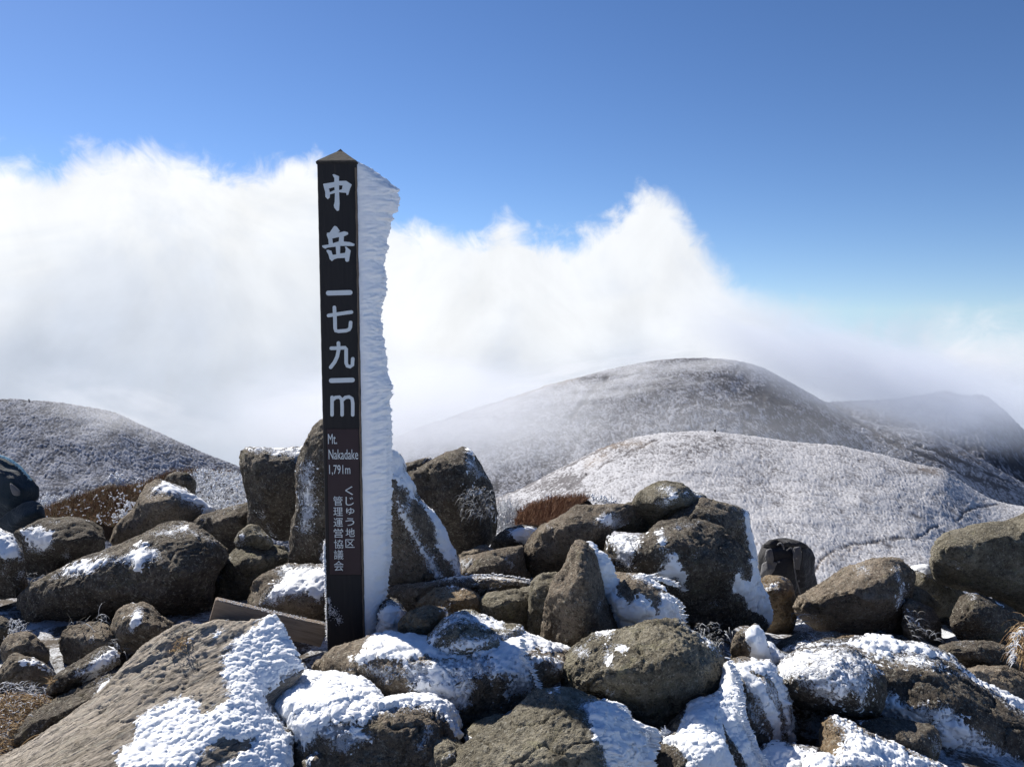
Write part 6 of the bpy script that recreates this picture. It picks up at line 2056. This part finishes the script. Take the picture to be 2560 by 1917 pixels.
strands('heather', [(L_brown, 5200, 6.55, 5.75, 0.055, 0.0022, 0.3, (0.15, -0.1, 1), 0.45), (L_frost, 900, 6.7, 5.9, 0.05, 0.002, 0.5, (0.2, -0.3, 1), 0.5)], M['heather'], seg=2)
strands('frosted_grass', [(L_frost, 1500, 6.6, 5.85, 0.10, 0.0026, 1.3, (0.3, -0.6, 0.6), 0.6),
                          ([(120, 1262), (150, 1250), (200, 1248), (160, 1272)], 160, 6.4, 6.3, 0.08, 0.003, 0.5, (0.5, 0, 0.7), 0.5),
                          ([(1230, 1275), (1262, 1262), (1300, 1270), (1300, 1325), (1262, 1340), (1236, 1330)], 420, 5.3, 5.2, 0.085, 0.0026, 0.4, (0.1, 0, 1), 0.5),
                          ([(1285, 1300), (1340, 1262), (1460, 1238), (1560, 1262), (1460, 1252), (1330, 1280)], 200, 5.5, 5.5, 0.05, 0.003, 0.3, (0.6, 0, 0.8), 0.4)], M['frostg'], seed=4, seg=3)
tufts('rime_knobs', [([(96, 1262), (108, 1232), (125, 1240), (160, 1248), (165, 1262), (120, 1275)], 90, 6.2, 6.1, 0.010),
                     ([(270, 1198), (280, 1188), (312, 1190), (314, 1212), (290, 1210)], 50, 6.4, 6.4, 0.014),
                     ([(190, 1232), (200, 1228), (203, 1245), (192, 1246)], 12, 6.3, 6.3, 0.010),
                     ([(335, 1200), (352, 1196), (354, 1204), (338, 1206)], 10, 6.5, 6.5, 0.010),
                     ([(150, 1240), (168, 1236), (168, 1256), (150, 1258)], 16, 6.3, 6.3, 0.010),
                     (L_brown, 120, 6.4, 5.7, 0.0075),
                     ([(280, 1290), (320, 1250), (345, 1255), (330, 1290), (300, 1305)], 70, 5.7, 5.6, 0.008),
                     (L_frost, 420, 6.55, 5.85, 0.010),
                     ([(1300, 1288), (1345, 1262), (1400, 1246), (1460, 1236), (1470, 1242), (1400, 1254), (1330, 1280)], 60, 5.45, 5.45, 0.009),
                     ([(1470, 1244), (1500, 1240), (1530, 1258), (1560, 1262), (1560, 1270), (1510, 1256)], 46, 4.75, 4.75, 0.010),
                     ([(1370, 1232), (1378, 1232), (1380, 1252), (1372, 1252)], 8, 5.4, 5.4, 0.008)], M['tuft'])
# red brown bush
bush = [(1286, 1312), (1296, 1286), (1326, 1264), (1380, 1250), (1450, 1243), (1470, 1250), (1442, 1266), (1426, 1280), (1404, 1300), (1352, 1314)]
rb = bpy.data.objects.new('bush', None)
col.objects.link(rb)
rb.location = P(1370, 1316, 5.2)
tag(rb, 'low reddish brown bush with bare twigs, behind the slanting grey boulder', 'bush')
o = strands('twigs', [(bush, 3600, 5.45, 5.05, 0.05, 0.0022, 0.15, (0.25, -0.1, 1), 0.55)], M['redbush'], seed=9, seg=3)
o.parent = rb
o.matrix_parent_inverse = Matrix.Translation(-rb.location)
bank('earth_bank', '1280,1325,0 1296,1298,-4 1326,1276,-8 1380,1262,-12 1450,1254,-14 1475,1262,-12 1446,1280,-4 1420,1320,0', '1370,1290,-2', 5.3, 20, M['peat'])
# bases under the mid-left gap and the mid-right gap so that no sky shows between the rocks
# drooping frosted grass hanging on the pointed boulder and under the massive boulder
strands('frosted_grass', [([(1150, 1240), (1180, 1215), (1215, 1215), (1236, 1245), (1243, 1295), (1215, 1300), (1190, 1290), (1160, 1300)], 150, 4.42, 4.36, 0.07, 0.0020, 1.8, (-0.5, -0.5, 0.5), 0.6)], M['dimfrost'], seed=6)
strands('frosted_grass', [([(1738, 1560), (1790, 1552), (1830, 1570), (1845, 1600), (1790, 1620), (1755, 1610)], 60, 3.4, 3.3, 0.05, 0.0026, 1.4, (-0.3, -0.6, 0.4), 0.6),
                          ([(2258, 1530), (2290, 1525), (2330, 1575), (2350, 1600), (2290, 1600), (2262, 1580)], 36, 4.1, 3.95, 0.06, 0.0024, 1.1, (0.6, -0.5, 0.2), 0.6),
                          ([(1975, 1530), (2000, 1545), (2060, 1590), (2070, 1606), (2020, 1600), (1980, 1560)], 40, 4.0, 3.9, 0.07, 0.0022, 0.6, (0.5, -0.5, 0.4), 0.7),
                          ([(270, 1590), (265, 1550), (240, 1530), (232, 1545), (262, 1560), (280, 1610), (320, 1640), (330, 1630)], 36, 3.3, 3.2, 0.06, 0.0024, 1.2, (0.3, -0.4, 0.6), 0.5),
                          ([(165, 1555), (215, 1550), (218, 1562), (168, 1568)], 12, 3.3, 3.3, 0.05, 0.0020, 0.3, (0.6, -0.3, 0.4), 0.6),
                          ([(55, 1430), (140, 1440), (110, 1470), (70, 1480)], 60, 4.3, 4.2, 0.05, 0.0022, 1.2, (0.3, -0.4, 0.5), 0.6)], M['dimfrost'], seed=7)
# frosted litter and straw on the ground, lower left
strands('dry_grass', [([(0, 1735), (110, 1735), (125, 1760), (80, 1790), (45, 1840), (0, 1880), (-20, 1900), (-20, 1735)], 1500, 2.9, 2.62, 0.035, 0.0016, 0.4, (0.7, -0.2, 0.12), 0.6),
                      ([(128, 1695), (150, 1690), (140, 1712), (126, 1712)], 50, 2.92, 2.9, 0.03, 0.0018, 0.5, (-0.3, -0.3, 0.5), 0.5),
                      ([(422, 1622), (440, 1600), (470, 1590), (478, 1600), (450, 1630), (428, 1632)], 130, 2.62, 2.56, 0.03, 0.0016, 0.6, (0.5, -0.4, 0.5), 0.7)], M['straw'], seed=8)
strands('frosted_grass', [([(0, 1700), (110, 1715), (125, 1760), (60, 1800), (0, 1850)], 420, 2.95, 2.7, 0.022, 0.0014, 0.4, (0.6, -0.3, 0.2), 0.7),
                          ([(25, 1545), (60, 1545), (70, 1580), (30, 1600), (5, 1620)], 110, 3.35, 3.3, 0.025, 0.0015, 0.8, (0.4, -0.3, 0.5), 0.6),
                          ([(520, 1580), (548, 1556), (590, 1562), (560, 1590)], 120, 2.85, 2.8, 0.03, 0.0016, 0.6, (0.4, -0.4, 0.5), 0.7)], M['frostg'], seed=11)
for pts in (([(4, 1752), (14, 1770), (24, 1784), (35, 1796)], 2.6), ([(45, 1876), (62, 1855), (88, 1838), (118, 1834)], 2.52), ([(60, 1868), (85, 1846), (112, 1830)], 2.53), ([(160, 1790), (165, 1798), (168, 1806)], 2.6)):
    g_ = bpy.data.objects.new('grass_stalk', None)
    col.objects.link(g_)
    g_.location = P(*pts[0][-1], pts[1])
    tube_part('blade', [P(x, y, pts[1]) for x, y in pts[0]], 0.0016, M['straw'], g_, g_.location, seg=5)
    bp0 = pts[0][0]
    tag(g_, {4: 'pale dry straw stalk lying on the frosted ground at the left edge', 45: 'long greenish straw blade arching over the low end of the brown slab', 60: 'shorter straw blade beside the long arching one on the brown slab', 160: 'tiny curled straw blade at the edge of the dark elongated rock'}[bp0[0]], 'grass')
# dried grass tuft at the right edge
gt = bpy.data.objects.new('grass_tuft', None)
col.objects.link(gt)
gt.location = P(2570, 1660, 3.55)
tag(gt, 'tuft of dry orange grass with frosted tips hanging at the right edge of the photo', 'grass tuft')
o = strands('blades', [([(2545, 1580), (2570, 1560), (2640, 1550), (2640, 1640), (2560, 1650), (2545, 1620)], 900, 3.6, 3.5, 0.10, 0.0028, 1.3, (-0.5, -0.5, 0.5), 0.35)], M['straw'], seed=15)
o.parent = gt
o.matrix_parent_inverse = Matrix.Translation(-gt.location)
o = strands('frosted_tips', [([(2535, 1592), (2560, 1566), (2566, 1572), (2545, 1610), (2536, 1660), (2528, 1655)], 90, 3.48, 3.46, 0.035, 0.0024, 1.3, (-0.6, -0.3, 0.3), 0.4)], M['frostg'], seed=16)
o.parent = gt
o.matrix_parent_inverse = Matrix.Translation(-gt.location)
# feathers of rime standing off the snow edges in the foreground
def edge_feathers(name, lines, seed):
    rnd = random.Random(seed)
    items = []
    for (ln, d0, d1, n, le, dr, r0) in lines:
        for i in range(n):
            a = rnd.random() * (len(ln) - 1)
            k = int(a)
            t = a - k
            x = ln[k][0] * (1 - t) + ln[k + 1][0] * t + rnd.gauss(0, 2)
            y = ln[k][1] * (1 - t) + ln[k + 1][1] * t + rnd.gauss(0, 2)
            d_ = d0 + (d1 - d0) * a / (len(ln) - 1)
            items.append((P(x, y, d_), Vector((dr[0] + rnd.gauss(0, .2), dr[1] + rnd.gauss(0, .2), dr[2] + rnd.gauss(0, .15))), le * rnd.uniform(.5, 1.2), r0 * rnd.uniform(.6, 1.2)))
    o = feather_mesh(items, name, M['wing'], None, seed)
    tag(o, kind='stuff')
    return o


edge_feathers('rime_feathers', [([(1590, 1818), (1622, 1822), (1628, 1835), (1625, 1870)], 2.4, 2.4, 60, 0.03, (1, 0, -0.1), 0.005),
                                ([(1620, 1835), (1660, 1838), (1694, 1840)], 2.52, 2.52, 60, 0.03, (-0.6, 0, 0.5), 0.004),
                                ([(1812, 1640), (1842, 1700), (1854, 1790), (1880, 1862), (1922, 1925)], 2.6, 2.46, 160, 0.018, (1, -0.2, 0.1), 0.004),
                                ([(1600, 1438), (1650, 1450), (1688, 1465)], 3.3, 3.35, 70, 0.03, (1, 0, 0.1), 0.004),
                                ([(1690, 1500), (1704, 1530), (1708, 1556)], 3.2, 3.2, 50, 0.02, (1, 0, 0), 0.004),
                                ([(1303, 1585), (1300, 1640), (1330, 1680), (1348, 1728)], 2.68, 2.66, 80, 0.02, (1, -0.2, -0.2), 0.004),
                                ([(1110, 1446), (1180, 1438), (1240, 1437), (1303, 1446), (1335, 1463)], 3.68, 3.68, 110, 0.016, (1, 0, 0.15), 0.004)], 31)
# ------------------------------------------------------------------ air
def vol_obj(name, me, dens, mat_fn, loc=(0, 0, 0)):
    m = bpy.data.materials.new(name + '_air')
    m.use_nodes = True
    t = NT(m.node_tree)
    t.n.clear()
    out = t.new('ShaderNodeOutputMaterial')
    v = t.new('ShaderNodeVolumePrincipled')
    t.l.new(v.outputs[0], out.inputs['Volume'])
    v.inputs['Color'].default_value = (0.985, 0.99, 1.0, 1)
    v.inputs['Anisotropy'].default_value = 0.15
    mat_fn(t, v, dens)
    o = mkobj(name, me, m, loc=loc)
    tag(o, kind='stuff')
    return o


def even(t, v, dens):
    v.inputs['Density'].default_value = dens


def blob(t, v, dens, nscale=2.4, thr=0.42, stretch=(1, 1, 1)):
    oc = t.new('ShaderNodeTexCoord').outputs['Object']
    ln = t.new('ShaderNodeVectorMath', operation='LENGTH', inp={0: oc}).outputs['Value']
    fall = t.new('ShaderNodeMapRange', interpolation_type='SMOOTHSTEP', inp={0: ln, 1: 0.25, 2: 1.0, 3: 1.0, 4: 0.0}).outputs[0]
    sc_ = t.new('ShaderNodeMapping', inp={0: oc, 3: stretch}).outputs[0]
    n = t.noise(sc_, nscale, 4, 0.58, 0.3)
    f = t.new('ShaderNodeMapRange', interpolation_type='SMOOTHSTEP', inp={0: n, 1: thr, 2: thr + 0.22, 3: 0.0, 4: 1.0}).outputs[0]
    t.l.new(t.math('MULTIPLY', t.math('MULTIPLY', fall, f), dens), v.inputs['Density'])


def mist(px, py, d, rx, ry, rz, dens, nscale=2.4, thr=0.42, tilt=0.0, stretch=(1, 1, 1), c=(0.985, 0.99, 1.0)):
    """soft cloud: centre at photo px,py and depth d; radii in metres (across, along view, up)"""
    bm = bmesh.new()
    bmesh.ops.create_icosphere(bm, subdivisions=3, radius=1.0)
    me = bpy.data.meshes.new('mist')
    bm.to_mesh(me)
    bm.free()
    o = vol_obj('mist', me, dens, lambda t, v, dn: blob(t, v, dn, nscale, thr, stretch), loc=P(px, py, d))
    o.data.materials[0].node_tree.nodes['Principled Volume'].inputs['Color'].default_value = tuple(c) + (1,)
    o.scale = (rx, ry, rz)
    o.rotation_euler = (0, tilt, 0)
    return o


mist(1010, 1035, 1000, 290, 180, 92, 0.0115, 1.7, 0.31, c=(0.90, 0.92, 0.96))
mist(1540, 945, 1040, 220, 100, 46, 0.0110, 2.6, 0.43, tilt=R(-8), stretch=(1, 1, 1.6))
mist(2160, 940, 1110, 330, 170, 78, 0.0125, 1.8, 0.32, tilt=R(18), c=(0.78, 0.82, 0.90))
mist(2430, 985, 1150, 230, 150, 85, 0.0075, 2.0, 0.38, c=(0.80, 0.84, 0.92))
mist(300, 1030, 740, 130, 80, 40, 0.0080, 2.2, 0.42, tilt=R(14))
mist(1560, 1080, 780, 420, 110, 60, 0.0018, 1.6, 0.25)
